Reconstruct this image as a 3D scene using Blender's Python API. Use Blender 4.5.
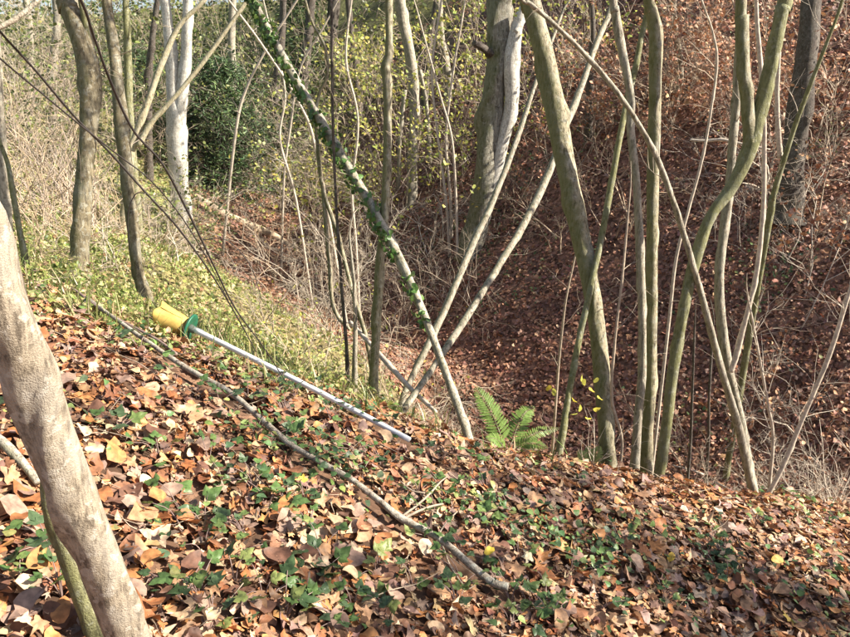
import bpy, math, random
import numpy as np
from mathutils import Vector, Matrix

for o in list(bpy.data.objects): bpy.data.objects.remove(o)
SC = bpy.context.scene
C = SC.collection
R = math.radians
# ---------------------------------------------------------------- camera, sky, sun, exposure
CAM_PITCH = R(18.0)
cam_data = bpy.data.cameras.new('camera'); cam = bpy.data.objects.new('camera', cam_data); C.objects.link(cam)
cam.location = (0, 0, 1.6); cam.rotation_euler = (R(90)-CAM_PITCH, 0, 0)
cam_data.sensor_width = 36.0; cam_data.lens = 36.0*707.0/850.0
cam_data.clip_start = 0.05; cam_data.clip_end = 600.0
SC.camera = cam
SUN_EL, SUN_AZ = R(35), R(96)            # azimuth clockwise from +Y (the way the camera looks)
wd = bpy.data.worlds.new('World'); SC.world = wd; wd.use_nodes = True
nt = wd.node_tree
sky = nt.nodes.new('ShaderNodeTexSky'); sky.sky_type = 'NISHITA'; sky.sun_disc = False
sky.sun_elevation = SUN_EL; sky.sun_rotation = SUN_AZ; sky.air_density = 1.0; sky.dust_density = 2.0
bg = nt.nodes['Background']; bg.inputs['Strength'].default_value = 0.075
nt.links.new(sky.outputs[0], bg.inputs['Color'])
sun_data = bpy.data.lights.new('sun', 'SUN'); sun_data.energy = 5.0; sun_data.angle = R(0.5); sun_data.color = (1.0, 0.93, 0.80)
sun = bpy.data.objects.new('sun', sun_data); C.objects.link(sun)
sdir = Vector((math.sin(SUN_AZ)*math.cos(SUN_EL), math.cos(SUN_AZ)*math.cos(SUN_EL), math.sin(SUN_EL)))
sun.rotation_euler = sdir.to_track_quat('Z', 'Y').to_euler(); sun.location = (8, -3, 12)
SC.view_settings.view_transform = 'Standard'; SC.view_settings.look = 'None'
SC.view_settings.exposure = 1.5; SC.view_settings.gamma = 1.0
SC.render.engine = 'CYCLES'
SC.cycles.max_bounces = 6; SC.cycles.transparent_max_bounces = 4
# ---------------------------------------------------------------- terrain
CAMZ = 1.6
PITCH = math.radians(18.0)
FPX = 707.0
AX = np.array([(14.0,0.5,-4.3),(4.9,7.0,-3.6),(0.8,11.0,-3.1),(-2.4,15.5,-2.9),(-7.8,34.0,-2.4),(-26.0,58.0,-1.2),(-70.0,85.0,1.0)])
LS = np.array([1.0,0.95,0.66,0.60,0.55,0.5,0.5])     # left bank slope at each axis point
CX = np.array([-6.0,-1.8,-1.0,-0.3,0.3,1.0,2.0,3.0,4.5])     # edge of the near slope: x, y, drop per metre, most drop
CY = np.array([ 3.6, 3.4, 3.5, 3.5,3.6,3.85,4.3,4.95,5.6])
CS = np.array([ .30, .32, .36, .44,.62,.90,1.1,1.1,1.1])
CM = np.array([1.30,1.30,1.35, 1.6,2.6,4.0,5.0,6.0,6.0])
def _hash(ix, iy, seed):
    h = (ix.astype(np.int64)*374761393 + iy.astype(np.int64)*668265263 + seed*1274126177) & 0x7fffffff
    h = ((h ^ (h >> 13))*1274126177) & 0x7fffffff
    return ((h ^ (h >> 16)) & 0xffff)/65535.0
def vnoise(x, y, seed=0):
    ix = np.floor(x); iy = np.floor(y); fx = x-ix; fy = y-iy
    fx = fx*fx*(3-2*fx); fy = fy*fy*(3-2*fy)
    a = _hash(ix,iy,seed); b = _hash(ix+1,iy,seed); c = _hash(ix,iy+1,seed); d = _hash(ix+1,iy+1,seed)
    return (a*(1-fx)+b*fx)*(1-fy)+(c*(1-fx)+d*fx)*fy
def axis_dist(x, y):
    best = np.full(x.shape, 1e9); sd = np.zeros(x.shape); zb = np.zeros(x.shape); sl = np.zeros(x.shape)
    for i in range(len(AX)-1):
        a = AX[i]; b = AX[i+1]; dx, dy = b[0]-a[0], b[1]-a[1]; L2 = dx*dx+dy*dy
        t = np.clip(((x-a[0])*dx+(y-a[1])*dy)/L2, 0, 1)
        qx = x-(a[0]+t*dx); qy = y-(a[1]+t*dy); d = np.hypot(qx, qy)
        side = np.where(dx*(y-a[1])-dy*(x-a[0]) > 0, -1.0, 1.0)   # +1 far bank, -1 the camera's bank
        m = d < best
        best = np.where(m, d, best); sd = np.where(m, side*d, sd)
        zb = np.where(m, a[2]+t*(b[2]-a[2]), zb); sl = np.where(m, LS[i]+t*(LS[i+1]-LS[i]), sl)
    return sd, zb, sl
def smin(a, b, k):
    h = np.clip(0.5+0.5*(b-a)/k, 0, 1)
    return b*(1-h)+a*h-k*h*(1-h)
def H(x, y):
    x = np.asarray(x, float); y = np.asarray(y, float); shp = x.shape
    x = np.atleast_1d(x); y = np.atleast_1d(y)
    d, zb, sl = axis_dist(x, y); ad = np.abs(d)
    r = np.sqrt(ad*ad+0.35)-0.59
    far = zb + 0.80*r; far = smin(far, 9.0+0.12*(ad-15), 4.0)
    bank = zb + sl*r
    near = -0.36*x-0.045*y
    near = smin(near, 1.5+0.10*np.abs(x), 1.2)
    over = np.log1p(np.exp(np.clip((y-np.interp(x, CX, CY))*5, -30, 30)))/5      # metres past the edge of the near slope
    near = near - np.minimum(np.interp(x, CX, CS)*over, np.interp(x, CX, CM))
    left = -smin(-smin(near, bank, 0.25), -(zb+0.10*r), 0.3)
    left = smin(left, 1.7+0.02*ad, 0.8)
    w = np.clip(d/0.6+0.5, 0, 1)
    z = left*(1-w)+far*w
    rr = np.hypot(x, y); amp = np.clip((rr-2)/6, 0.25, 1)
    z = z + amp*(0.5*(vnoise(x*.35, y*.35, 1)-.5)+0.22*(vnoise(x*.9, y*.9, 2)-.5)) + 0.07*(vnoise(x*2.3, y*2.3, 3)-.5)+0.03*(vnoise(x*6, y*6, 4)-.5)
    return z.reshape(shp)
def ray(px, py):
    u = (px-425)/FPX; v = (py-318.5)/FPX
    c, s = math.cos(PITCH), math.sin(PITCH)
    return np.array([u, c-v*s, -s-v*c])          # per unit of depth along the lens axis
def at(px, py, Y):
    r = ray(px, py); return np.array([0, 0, CAMZ])+r*(Y/r[1])
def hit(px, py, ymin=0.6, ymax=90.0):
    r = ray(px, py); r = r/r[1]
    Y = np.geomspace(ymin, ymax, 1400)
    z = CAMZ+r[2]*Y; g = H(r[0]*Y, Y)
    k = np.nonzero(z <= g)[0]
    if len(k) == 0: return None
    Yh = Y[k[0]]; return np.array([r[0]*Yh, Yh, float(H(r[0]*Yh, Yh))])
# ---------------------------------------------------------------- helpers
RNG = np.random.default_rng(7)
def tag(o, label=None, cat=None, group=None, kind=None):
    if label: o['label'] = label
    if cat: o['category'] = cat
    if group: o['group'] = group
    if kind: o['kind'] = kind
    return o
def empty(name, loc, label=None, cat=None, group=None):
    o = bpy.data.objects.new(name, None); C.objects.link(o); o.location = [float(v) for v in loc]; o.empty_display_size = 0.1
    return tag(o, label, cat, group)
def link(name, me, parent=None, loc=None, world=True):
    """link a mesh given in world coordinates (world=True) under its thing"""
    o = bpy.data.objects.new(name, me); C.objects.link(o)
    if parent is not None:
        o.parent = parent
        if world:
            p = Vector(parent.location); q = parent
            while q.parent is not None: q = q.parent; p = p+Vector(q.location)
            o.location = -p
    if loc is not None: o.location = [float(v) for v in loc]
    return o
def mesh(name, V, F, mat, col=None, smooth=True):
    """V (n,3), F (m,3) triangles or list of (k,3)/(k,4) arrays, col (n,3) vertex colours"""
    V = np.ascontiguousarray(V, np.float32); F = np.ascontiguousarray(F, np.int32)
    me = bpy.data.meshes.new(name); k = F.shape[1]
    me.vertices.add(len(V)); me.vertices.foreach_set('co', V.ravel())
    me.loops.add(F.size); me.loops.foreach_set('vertex_index', F.ravel())
    me.polygons.add(len(F)); me.polygons.foreach_set('loop_start', np.arange(0, F.size, k, dtype=np.int32))
    me.polygons.foreach_set('use_smooth', np.full(len(F), smooth, dtype=bool))
    if col is not None:
        a = me.color_attributes.new('Col', 'FLOAT_COLOR', 'POINT')
        c4 = np.ones((len(V), 4), np.float32); c4[:, :3] = col; a.data.foreach_set('color', c4.ravel())
    me.update(calc_edges=True); me.validate()
    me.materials.append(mat)
    return me
def inst(protos, which, M, P, col):
    """merge copies of prototype leaves: M (n,3,3), P (n,3), col (n,3)"""
    Vs, Fs, Cs = [], [], []; off = 0
    for k, (pv, pf) in enumerate(protos):
        idx = np.nonzero(which == k)[0]
        if len(idx) == 0: continue
        v = np.einsum('nij,vj->nvi', M[idx], pv)+P[idx][:, None, :]
        f = pf[None]+(np.arange(len(idx))*len(pv))[:, None, None]+off
        c = np.repeat(col[idx], len(pv), 0)
        Vs.append(v.reshape(-1, 3)); Fs.append(f.reshape(-1, 3)); Cs.append(c); off += len(idx)*len(pv)
    return np.concatenate(Vs), np.concatenate(Fs), np.concatenate(Cs)
def frames(nrm, spin, scale):
    """rotation*scale matrices with local z along nrm"""
    nrm = nrm/np.linalg.norm(nrm, axis=1, keepdims=True)
    ref = np.where(np.abs(nrm[:, 2:3]) > 0.95, np.array([[1.0, 0, 0]]), np.array([[0, 0, 1.0]]))
    a = np.cross(ref, nrm); a /= np.linalg.norm(a, axis=1, keepdims=True); b = np.cross(nrm, a)
    c, s = np.cos(spin)[:, None], np.sin(spin)[:, None]
    x = a*c+b*s; y = -a*s+b*c
    return np.stack([x, y, nrm], 2)*scale[:, None, None]
def tnormal(x, y, e=0.06):
    n = np.stack([-(H(x+e, y)-H(x-e, y))/(2*e), -(H(x, y+e)-H(x, y-e))/(2*e), np.ones_like(x)], 1)
    return n/np.linalg.norm(n, axis=1, keepdims=True)
def catmull(P, n=4):
    P = np.asarray(P, float)
    if len(P) < 3: n = max(n, 2)
    Q = np.vstack([2*P[0]-P[1], P, 2*P[-1]-P[-2]]); out = []
    for i in range(1, len(Q)-2):
        for t in np.arange(n)/n:
            a, b, c, d = Q[i-1], Q[i], Q[i+1], Q[i+2]
            out.append(0.5*((2*b)+(c-a)*t+(2*a-5*b+4*c-d)*t*t+(3*b-a-3*c+d)*t**3))
    out.append(P[-1]); return np.array(out)
def tube(P, r, sides=8, bump=0.0, rng=RNG, cap=True):
    P = np.asarray(P, float); r = np.asarray(r, float); n = len(P)
    T = np.gradient(P, axis=0); T /= np.linalg.norm(T, axis=1, keepdims=True)+1e-9
    up = np.array([0, 1.0, 0.13]); V = []
    a = np.cross(T[0], up); 
    if np.linalg.norm(a) < 1e-3: a = np.cross(T[0], [1, 0, 0])
    a /= np.linalg.norm(a); ang = np.arange(sides)*2*math.pi/sides
    lump = rng.random(sides)*2*math.pi
    for i in range(n):
        a = a-T[i]*a.dot(T[i]); a /= np.linalg.norm(a)+1e-9; b = np.cross(T[i], a)
        rr = r[i]*(1+bump*np.sin(ang*2+0.35*i+lump[0])+bump*0.6*np.sin(ang*3-0.6*i+lump[1])) if bump else np.full(sides, r[i])
        V.append(P[i]+(np.cos(ang)*rr)[:, None]*a+(np.sin(ang)*rr)[:, None]*b)
    V = np.concatenate(V); F = []
    j = np.arange(sides); j2 = (j+1) % sides
    for i in range(n-1):
        A, B = i*sides, (i+1)*sides
        F.append(np.stack([A+j, A+j2, B+j2], 1)); F.append(np.stack([A+j, B+j2, B+j], 1))
    if cap:
        V = np.vstack([V, P[0], P[-1]]); k = n*sides
        F.append(np.stack([j2, j, np.full(sides, k)], 1)); F.append(np.stack([(n-1)*sides+j, (n-1)*sides+j2, np.full(sides, k+1)], 1))
    return V, np.concatenate(F)
class MB:
    def __init__(s): s.V, s.F, s.n = [], [], 0
    def add(s, vf):
        v, f = vf; s.V.append(v); s.F.append(f+s.n); s.n += len(v); return s
    def mesh(s, name, mat, smooth=True): return mesh(name, np.concatenate(s.V), np.concatenate(s.F), mat, smooth=smooth)
# thin twigs, many at a time: each twig is a 3-sided tapered tube through 4 points
def twigs_mesh(S, D, L, Rr, rng, droop=0.0, pts=4, kink=0.22):
    n = len(S); D = D/np.linalg.norm(D, axis=1, keepdims=True)
    P = [S]; d = D.copy()
    for k in range(pts-1):
        d = d+rng.normal(0, kink, (n, 3)); d[:, 2] -= droop; d /= np.linalg.norm(d, axis=1, keepdims=True)
        P.append(P[-1]+d*(L/(pts-1))[:, None])
    P = np.stack(P, 1)
    a = np.cross(D, np.array([0.31, 0.2, 0.93])); a /= np.linalg.norm(a, axis=1, keepdims=True)+1e-9; b = np.cross(D, a)
    V = []
    for k in range(pts):
        rk = Rr*(1-0.75*k/(pts-1))
        for j in range(3):
            t = j*2*math.pi/3
            V.append(P[:, k]+(math.cos(t)*rk)[:, None]*a+(math.sin(t)*rk)[:, None]*b)
    V = np.stack(V, 1).reshape(-1, 3); F = []
    for k in range(pts-1):
        for j in range(3):
            A, B, Cc, Dd = k*3+j, k*3+(j+1) % 3, (k+1)*3+(j+1) % 3, (k+1)*3+j
            F += [(A, B, Cc), (A, Cc, Dd)]
    F = (np.array(F)[None]+(np.arange(n)*pts*3)[:, None, None]).reshape(-1, 3)
    return V, F, P
def side_dirs(D, spread, rng, up=0.0):
    D = D/np.linalg.norm(D, axis=1, keepdims=True)
    q = rng.normal(0, 1, D.shape); q -= D*(q*D).sum(1, keepdims=True); q /= np.linalg.norm(q, axis=1, keepdims=True)
    d = D*np.cos(spread)[:, None]+q*np.sin(spread)[:, None]; d[:, 2] += up
    return d/np.linalg.norm(d, axis=1, keepdims=True)
def spray(S, D, L, r, rng, levels=2, per=4, spread=0.8, droop=0.0, up=0.1, shrink=0.5):
    """branching twigs: returns merged verts, faces and leaf spots (positions, directions)"""
    Vs, Fs, n0 = [], [], 0; spots, sdirs = [], []
    S = np.asarray(S, float); D = np.asarray(D, float); L = np.asarray(L, float); r = np.asarray(r, float)
    for lv in range(levels+1):
        V, F, P = twigs_mesh(S, D, L, r, rng, droop, 5 if lv == 0 else 3 if lv == levels else 4)
        Vs.append(V); Fs.append(F+n0); n0 += len(V)
        tip = P[:, -1]; td = P[:, -1]-P[:, -2]
        if lv >= levels-1:
            for k in range(1, P.shape[1]):
                spots.append(P[:, k]); sdirs.append(P[:, k]-P[:, k-1])
        if lv == levels: break
        m = len(S); seg = P.shape[1]-1
        t = rng.uniform(0.25, 1.0, (m, per))*seg; k = np.minimum(t.astype(int), seg-1); f = (t-k)[..., None]
        ii = np.arange(m)[:, None]
        S2 = P[ii, k]*(1-f)+P[ii, k+1]*f; D2 = P[ii, k+1]-P[ii, k]
        S = S2.reshape(-1, 3); D2 = D2.reshape(-1, 3)
        D = side_dirs(D2, rng.normal(spread, 0.2, len(D2)), rng, up)
        L = np.repeat(L, per)*rng.uniform(0.7, 1.3, m*per)*shrink; r = np.repeat(r, per)*0.55
    return np.concatenate(Vs), np.concatenate(Fs), np.concatenate(spots), np.concatenate(sdirs)
# leaf prototypes -----------------------------------------------------------
def leaf_outline(kind, rng):
    if kind == 'maple':
        A = [-165,-140,-118,-96,-78,-62,-48,-32,-16,0,16,32,48,62,78,96,118,140,165]
        r = [.32,.55,.78,.52,.44,.66,1.0,.58,.62,1.12,.62,.58,1.0,.66,.44,.52,.78,.55,.32]
        A = np.radians(A); r = np.array(r)*rng.uniform(.9, 1.1, len(r))
        return np.stack([np.sin(A)*r*.55, np.cos(A)*r*.55+.08], 1)
    if kind == 'oval':
        t = np.linspace(0, 2*math.pi, 12, endpoint=False); y = np.cos(t)
        w = np.sin(t)*.33*(1-.18*y); return np.stack([w, y*.52], 1)*np.array([1, 1])
    if kind == 'heart':
        t = np.linspace(0, 2*math.pi, 12, endpoint=False); y = np.cos(t)
        yt = y*.5; yt[0] = .70; yt[[1, 11]] += .03; return np.stack([np.sin(t)*.42*(1-.35*y), yt], 1)
    if kind == 'kite': return np.array([(0, .5), (.33, .06), (.02, -.5), (-.33, -.02)])
    if kind == 'hex':
        t = np.array([0, 1, 2.1, math.pi, 4.18, 5.28]); return np.stack([np.sin(t)*.34, np.cos(t)*.5], 1)
def leaf_proto(kind, rng, curl=0.3, ring=True):
    o = leaf_outline(kind, rng); n = len(o); c = np.array([[0, 0.0]])
    v = np.vstack([c, o*.52, o]) if ring else np.vstack([c, o])
    j = np.arange(n); j2 = (j+1) % n
    F = [np.stack([np.zeros(n, int), 1+j2, 1+j], 1)]
    if ring:
        F += [np.stack([1+j, 1+j2, 1+n+j2], 1), np.stack([1+j, 1+n+j2, 1+n+j], 1)]
    x, y = v[:, 0], v[:, 1]
    a, b, cc = rng.normal(0, 1, 3); ph = rng.uniform(0, 6.28)
    z = curl*(1.5*abs(a)*x*x*np.sign(rng.normal())+1.1*b*y*y+1.6*cc*x*y+.16*np.sin(7*x+5*y+ph)+.25*np.abs(x)*rng.choice([-1, 1]))
    if ring: z[1+n:] += curl*.28*rng.normal(0, 1, n)*np.hypot(o[:, 0], o[:, 1])
    z -= z.mean()
    return np.stack([x, y, z], 1), np.concatenate(F)
# ---------------------------------------------------------------- materials
def nodes(m):
    m.use_nodes = True; t = m.node_tree; return t, t.nodes['Principled BSDF'], t.links
def leaf_mat(name, trans=0.25, rough=0.55, mott=0.5, var=True, scale=60.0):
    m = bpy.data.materials.new(name); t, b, L = nodes(m)
    at_ = t.nodes.new('ShaderNodeAttribute'); at_.attribute_name = 'Col'
    ge = t.nodes.new('ShaderNodeNewGeometry')
    nz = t.nodes.new('ShaderNodeTexNoise'); nz.inputs['Scale'].default_value = scale; nz.inputs['Detail'].default_value = 4
    L.new(ge.outputs['Position'], nz.inputs['Vector'])
    mr = t.nodes.new('ShaderNodeMapRange'); mr.inputs[1].default_value = .3; mr.inputs[2].default_value = .7
    mr.inputs[3].default_value = 1-mott; mr.inputs[4].default_value = 1+mott*.6
    L.new(nz.outputs['Fac'], mr.inputs[0])
    mx = t.nodes.new('ShaderNodeVectorMath'); mx.operation = 'SCALE'
    L.new(at_.outputs['Color'], mx.inputs[0]); L.new(mr.outputs[0], mx.inputs['Scale'])
    L.new(mx.outputs[0], b.inputs['Base Color']); b.inputs['Roughness'].default_value = rough
    b.inputs['Specular IOR Level'].default_value = 0.35
    if trans:
        tr = t.nodes.new('ShaderNodeBsdfTranslucent'); L.new(mx.outputs[0], tr.inputs['Color'])
        ms = t.nodes.new('ShaderNodeMixShader'); ms.inputs[0].default_value = trans
        L.new(b.outputs[0], ms.inputs[1]); L.new(tr.outputs[0], ms.inputs[2])
        L.new(ms.outputs[0], t.nodes['Material Output'].inputs['Surface'])
    bp = t.nodes.new('ShaderNodeBump'); bp.inputs['Strength'].default_value = .5; bp.inputs['Distance'].default_value = .004
    L.new(nz.outputs['Fac'], bp.inputs['Height']); L.new(bp.outputs[0], b.inputs['Normal'])
    return m
def bark_mat(name, base, dark, moss=(.10,.11,.025), moss_amt=.35, sz=1.0, lich=(.42,.42,.36), lich_amt=.25, bump=.5, side=(-1, -.2)):
    m = bpy.data.materials.new(name); t, b, L = nodes(m)
    tc = t.nodes.new('ShaderNodeTexCoord'); mp = t.nodes.new('ShaderNodeMapping')
    ge = t.nodes.new('ShaderNodeNewGeometry')
    L.new(ge.outputs['Position'], mp.inputs[0]); mp.inputs['Scale'].default_value = (1, 1, .22)
    def noise(scale, detail=5, vec=None, rough=.6):
        n = t.nodes.new('ShaderNodeTexNoise'); n.inputs['Scale'].default_value = scale*sz; n.inputs['Detail'].default_value = detail
        n.inputs['Roughness'].default_value = rough; L.new(vec or mp.outputs[0], n.inputs['Vector']); return n.outputs['Fac']
    def ramp(v, lo, hi):
        r = t.nodes.new('ShaderNodeMapRange'); r.interpolation_type = 'SMOOTHSTEP'; r.inputs[1].default_value = lo; r.inputs[2].default_value = hi
        L.new(v, r.inputs[0]); return r.outputs[0]
    def mix(f, a, c):
        x = t.nodes.new('ShaderNodeMix'); x.data_type = 'RGBA'
        for s, v in ((x.inputs[6], a), (x.inputs[7], c)):
            if isinstance(v, tuple): s.default_value = (*v, 1)
            else: L.new(v, s)
        L.new(f, x.inputs[0]); return x.outputs[2]
    streak = noise(55, 6, None, .7); patch = noise(7, 4, ge.outputs['Position']); fine = noise(190, 3, ge.outputs['Position'])
    dk2 = tuple(v*.55 for v in dark); col = mix(ramp(streak, .36, .60), dk2, base); col = mix(ramp(noise(26, 6, ge.outputs['Position'], .75), .47, .62), col, tuple(.5*(a+c_) for a, c_ in zip(base, dark)))
    f = t.nodes.new('ShaderNodeMath'); f.operation = 'MULTIPLY'; L.new(ramp(patch, .46, .66), f.inputs[0]); f.inputs[1].default_value = lich_amt
    col = mix(f.outputs[0], col, lich)
    f2 = t.nodes.new('ShaderNodeMath'); f2.operation = 'MULTIPLY'; L.new(ramp(noise(34/max(sz, 1), 3, ge.outputs['Position'], .5), .57, .61), f2.inputs[0]); f2.inputs[1].default_value = lich_amt*1.3
    col = mix(f2.outputs[0], col, tuple(min(.75, v*1.15) for v in lich))
    # moss and algae keep to one flank of the stem
    dt = t.nodes.new('ShaderNodeVectorMath'); dt.operation = 'DOT_PRODUCT'; L.new(ge.outputs['Normal'], dt.inputs[0]); dt.inputs[1].default_value = (side[0], side[1], .15)
    ad = t.nodes.new('ShaderNodeMath'); ad.operation = 'MULTIPLY_ADD'; L.new(noise(16, 4, ge.outputs['Position']), ad.inputs[0]); ad.inputs[1].default_value = 1.6; L.new(dt.outputs['Value'], ad.inputs[2])
    g = t.nodes.new('ShaderNodeMath'); g.operation = 'MULTIPLY'; L.new(ramp(ad.outputs[0], .55, 1.5), g.inputs[0]); g.inputs[1].default_value = moss_amt
    col = mix(g.outputs[0], col, moss)
    k = t.nodes.new('ShaderNodeMath'); k.operation = 'MULTIPLY'; L.new(ramp(fine, .56, .7), k.inputs[0]); k.inputs[1].default_value = .35
    col = mix(k.outputs[0], col, dark)
    L.new(col, b.inputs['Base Color']); b.inputs['Roughness'].default_value = .8; b.inputs['Specular IOR Level'].default_value = .25
    bp = t.nodes.new('ShaderNodeBump'); bp.inputs['Strength'].default_value = bump; bp.inputs['Distance'].default_value = .012
    sm = t.nodes.new('ShaderNodeMath'); sm.operation = 'ADD'; L.new(streak, sm.inputs[0]); L.new(fine, sm.inputs[1])
    L.new(sm.outputs[0], bp.inputs['Height']); L.new(bp.outputs[0], b.inputs['Normal'])
    return m
def plain(name, col, rough=.5, noise=.15, scale=40, spec=.5):
    m = bpy.data.materials.new(name); t, b, L = nodes(m)
    ge = t.nodes.new('ShaderNodeNewGeometry'); n = t.nodes.new('ShaderNodeTexNoise'); n.inputs['Scale'].default_value = scale; n.inputs['Detail'].default_value = 5
    L.new(ge.outputs['Position'], n.inputs['Vector'])
    r = t.nodes.new('ShaderNodeMapRange'); r.inputs[1].default_value = .3; r.inputs[2].default_value = .7; r.inputs[3].default_value = 1-noise; r.inputs[4].default_value = 1+noise
    L.new(n.outputs['Fac'], r.inputs[0])
    v = t.nodes.new('ShaderNodeVectorMath'); v.operation = 'SCALE'; v.inputs[0].default_value = col; L.new(r.outputs[0], v.inputs['Scale'])
    L.new(v.outputs[0], b.inputs['Base Color']); b.inputs['Roughness'].default_value = rough; b.inputs['Specular IOR Level'].default_value = spec
    return m
M_DRY = leaf_mat('dry_leaf', .12, .6, .45, scale=45)
M_GREEN = leaf_mat('green_leaf', .3, .42, .3, scale=70)
M_CONIFER = leaf_mat('needle', .1, .5, .4, scale=30)
M_HAZEL = bark_mat('hazel_bark', (.40,.35,.235), (.17,.14,.09), moss_amt=.75)
M_GREY = bark_mat('grey_bark', (.46,.40,.31), (.20,.17,.13), moss_amt=.45)
M_MOSSY = bark_mat('mossy_bark', (.27,.26,.13), (.12,.11,.06), moss=(.135,.14,.045), moss_amt=.6, side=(-.6, -.4))
M_OLD = bark_mat('rough_bark', (.30,.27,.21), (.10,.085,.065), moss_amt=.6, sz=.45, bump=1.0)
M_BIRCH = bark_mat('pale_bark', (.62,.58,.50), (.40,.36,.30), moss_amt=.1, lich_amt=.5, lich=(.7,.67,.6))
M_OLIVE = bark_mat('olive_bark', (.26,.215,.135), (.12,.095,.06), moss_amt=.5)
M_PALEY = bark_mat('straw_bark', (.50,.44,.29), (.28,.23,.15), moss_amt=.3)
M_DARK = bark_mat('dark_bark', (.11,.085,.07), (.05,.04,.032), moss_amt=.15, lich_amt=.1)
M_FORE = bark_mat('near_bark', (.33,.275,.205), (.19,.15,.11), moss=(.12,.10,.05), moss_amt=.55, sz=1.5, lich=(.44,.40,.34), lich_amt=.35, bump=.45, side=(-.8, .5))
M_TWIG = plain('twig_tan', (.33,.26,.19), .8, .3)
M_TWIGP = plain('twig_pale', (.44,.37,.29), .8, .3)
M_TWIGD = plain('twig_dark', (.03,.024,.022), .7, .3)
M_TWIGR = plain('twig_purple', (.22,.15,.13), .7, .3)
M_STRAW = plain('dead_stalk', (.44,.33,.22), .8, .5, 3)
M_STALK = plain('grey_stalk', (.34,.27,.22), .8, .5, 3)
M_WOOD = bark_mat('fallen_wood', (.44,.37,.30), (.21,.165,.125), moss_amt=.15, lich_amt=.4, sz=1.3)
# ---------------------------------------------------------------- ground
def zone(x, y):
    """how green the ground is: 1 on the grassy part of the camera's bank, 0 on leaf litter"""
    d, zb, sl = axis_dist(x, y)
    over = y-np.interp(x, CX, CY)
    g = np.clip((over+.25)/.9, 0, 1)*np.clip((-d-1.5-.8*vnoise(x*.6, y*.6, 12))/1.3, 0, 1)*np.clip((1.1-x)/.9, 0, 1)
    return g*np.clip(.35+1.1*vnoise(x*.9, y*.9, 11), 0, 1), d
n = 290; kk = 4.5
tt = np.linspace(-1, 1, n); w = np.sinh(tt*kk)/np.sinh(kk)
gx, gy = np.meshgrid(w*150, 6+w*150, indexing='ij'); gx = gx.ravel(); gy = gy.ravel(); gz = H(gx, gy)
ii, jj = np.meshgrid(np.arange(n-1), np.arange(n-1), indexing='ij'); q = (ii*n+jj).ravel()
gf = np.stack([q, q+n, q+n+1, q+1], 1)
zg, zd = zone(gx, gy)
nn = vnoise(gx*1.7, gy*1.7, 21)[:, None]
cl = np.array([.115,.066,.042])*(.7+.7*nn); cg = np.array([.17,.165,.06])*(.7+.6*nn); cf = np.array([.15,.08,.052])*(.7+.7*nn)
wf = np.clip(zd/.8+.3, 0, 1)[:, None]; base = cl*(1-wf)+cf*wf; base = base*(1-zg[:, None])+cg*zg[:, None]
wo = (np.clip((gy-24)/14, 0, 1)*np.clip((8-gx)/8, 0, 1))[:, None]; base = base*(1-wo)+np.array([.085,.085,.035])*(.6+.8*nn)*wo
M_GROUND = bpy.data.materials.new('soil_and_litter'); t, b, L = nodes(M_GROUND)
at_ = t.nodes.new('ShaderNodeAttribute'); at_.attribute_name = 'Col'; ge = t.nodes.new('ShaderNodeNewGeometry')
vo = t.nodes.new('ShaderNodeTexVoronoi'); vo.inputs['Scale'].default_value = 14; L.new(ge.outputs['Position'], vo.inputs['Vector'])
nz = t.nodes.new('ShaderNodeTexNoise'); nz.inputs['Scale'].default_value = 22; nz.inputs['Detail'].default_value = 6; L.new(ge.outputs['Position'], nz.inputs['Vector'])
sp = t.nodes.new('ShaderNodeSeparateColor'); L.new(vo.outputs['Color'], sp.inputs[0])
mu = t.nodes.new('ShaderNodeMath'); mu.operation = 'MULTIPLY'; L.new(sp.outputs[0], mu.inputs[0]); L.new(nz.outputs['Fac'], mu.inputs[1])
mr = t.nodes.new('ShaderNodeMapRange'); mr.inputs[1].default_value = .02; mr.inputs[2].default_value = .45; mr.inputs[3].default_value = .45; mr.inputs[4].default_value = 1.9; L.new(mu.outputs[0], mr.inputs[0])
sc_ = t.nodes.new('ShaderNodeVectorMath'); sc_.operation = 'SCALE'; L.new(at_.outputs['Color'], sc_.inputs[0]); L.new(mr.outputs[0], sc_.inputs['Scale'])
L.new(sc_.outputs[0], b.inputs['Base Color']); b.inputs['Roughness'].default_value = .9; b.inputs['Specular IOR Level'].default_value = .15
bp = t.nodes.new('ShaderNodeBump'); bp.inputs['Strength'].default_value = .8; bp.inputs['Distance'].default_value = .04; L.new(mu.outputs[0], bp.inputs['Height']); L.new(bp.outputs[0], b.inputs['Normal'])
ground = link('ground', mesh('ground', np.stack([gx, gy, gz], 1), gf, M_GROUND, base))
tag(ground, 'leaf strewn woodland ground sloping into a steep ravine', kind='structure')

# ---------------------------------------------------------------- fallen leaves
PAL = np.array([(.42,.235,.125),(.25,.11,.055),(.33,.13,.05),(.52,.35,.21),(.26,.165,.125),(.46,.205,.075),(.16,.078,.05),(.56,.41,.28),(.32,.21,.155)])
PW = np.array([.19,.14,.12,.13,.13,.10,.11,.03,.07])
def palette(n, rng, pal=PAL, w=PW, jit=.18):
    c = pal[rng.choice(len(pal), n, p=w/w.sum())]
    return c*rng.lognormal(0, jit, (n, 1))*rng.normal(1, .05, (n, 3))
STICK_PX = [(88,308,3),(108,324,3.5),(130,340,4),(170,368,5),(200,387,5.5),(230,406,6),(262,433,6),(290,456,6),(320,474,6),(350,492,6),(375,511,6.5),(400,530,7),(440,555,7),(470,580,7.5),(492,594,8),(508,602,8)]
POLE_PX = [(150,327),(175,338),(197,347),(230,361),(265,378),(300,396),(340,413),(375,431),(408,448)]
STICK2_PX = [(52,283,2.5),(80,303,2.6),(105,322,2.8),(135,338,3),(160,352,3),(178,366,2.6)]
rng = np.random.default_rng(3)
kinds = ['maple']*6+['oval']*5+['heart']*3
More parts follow.
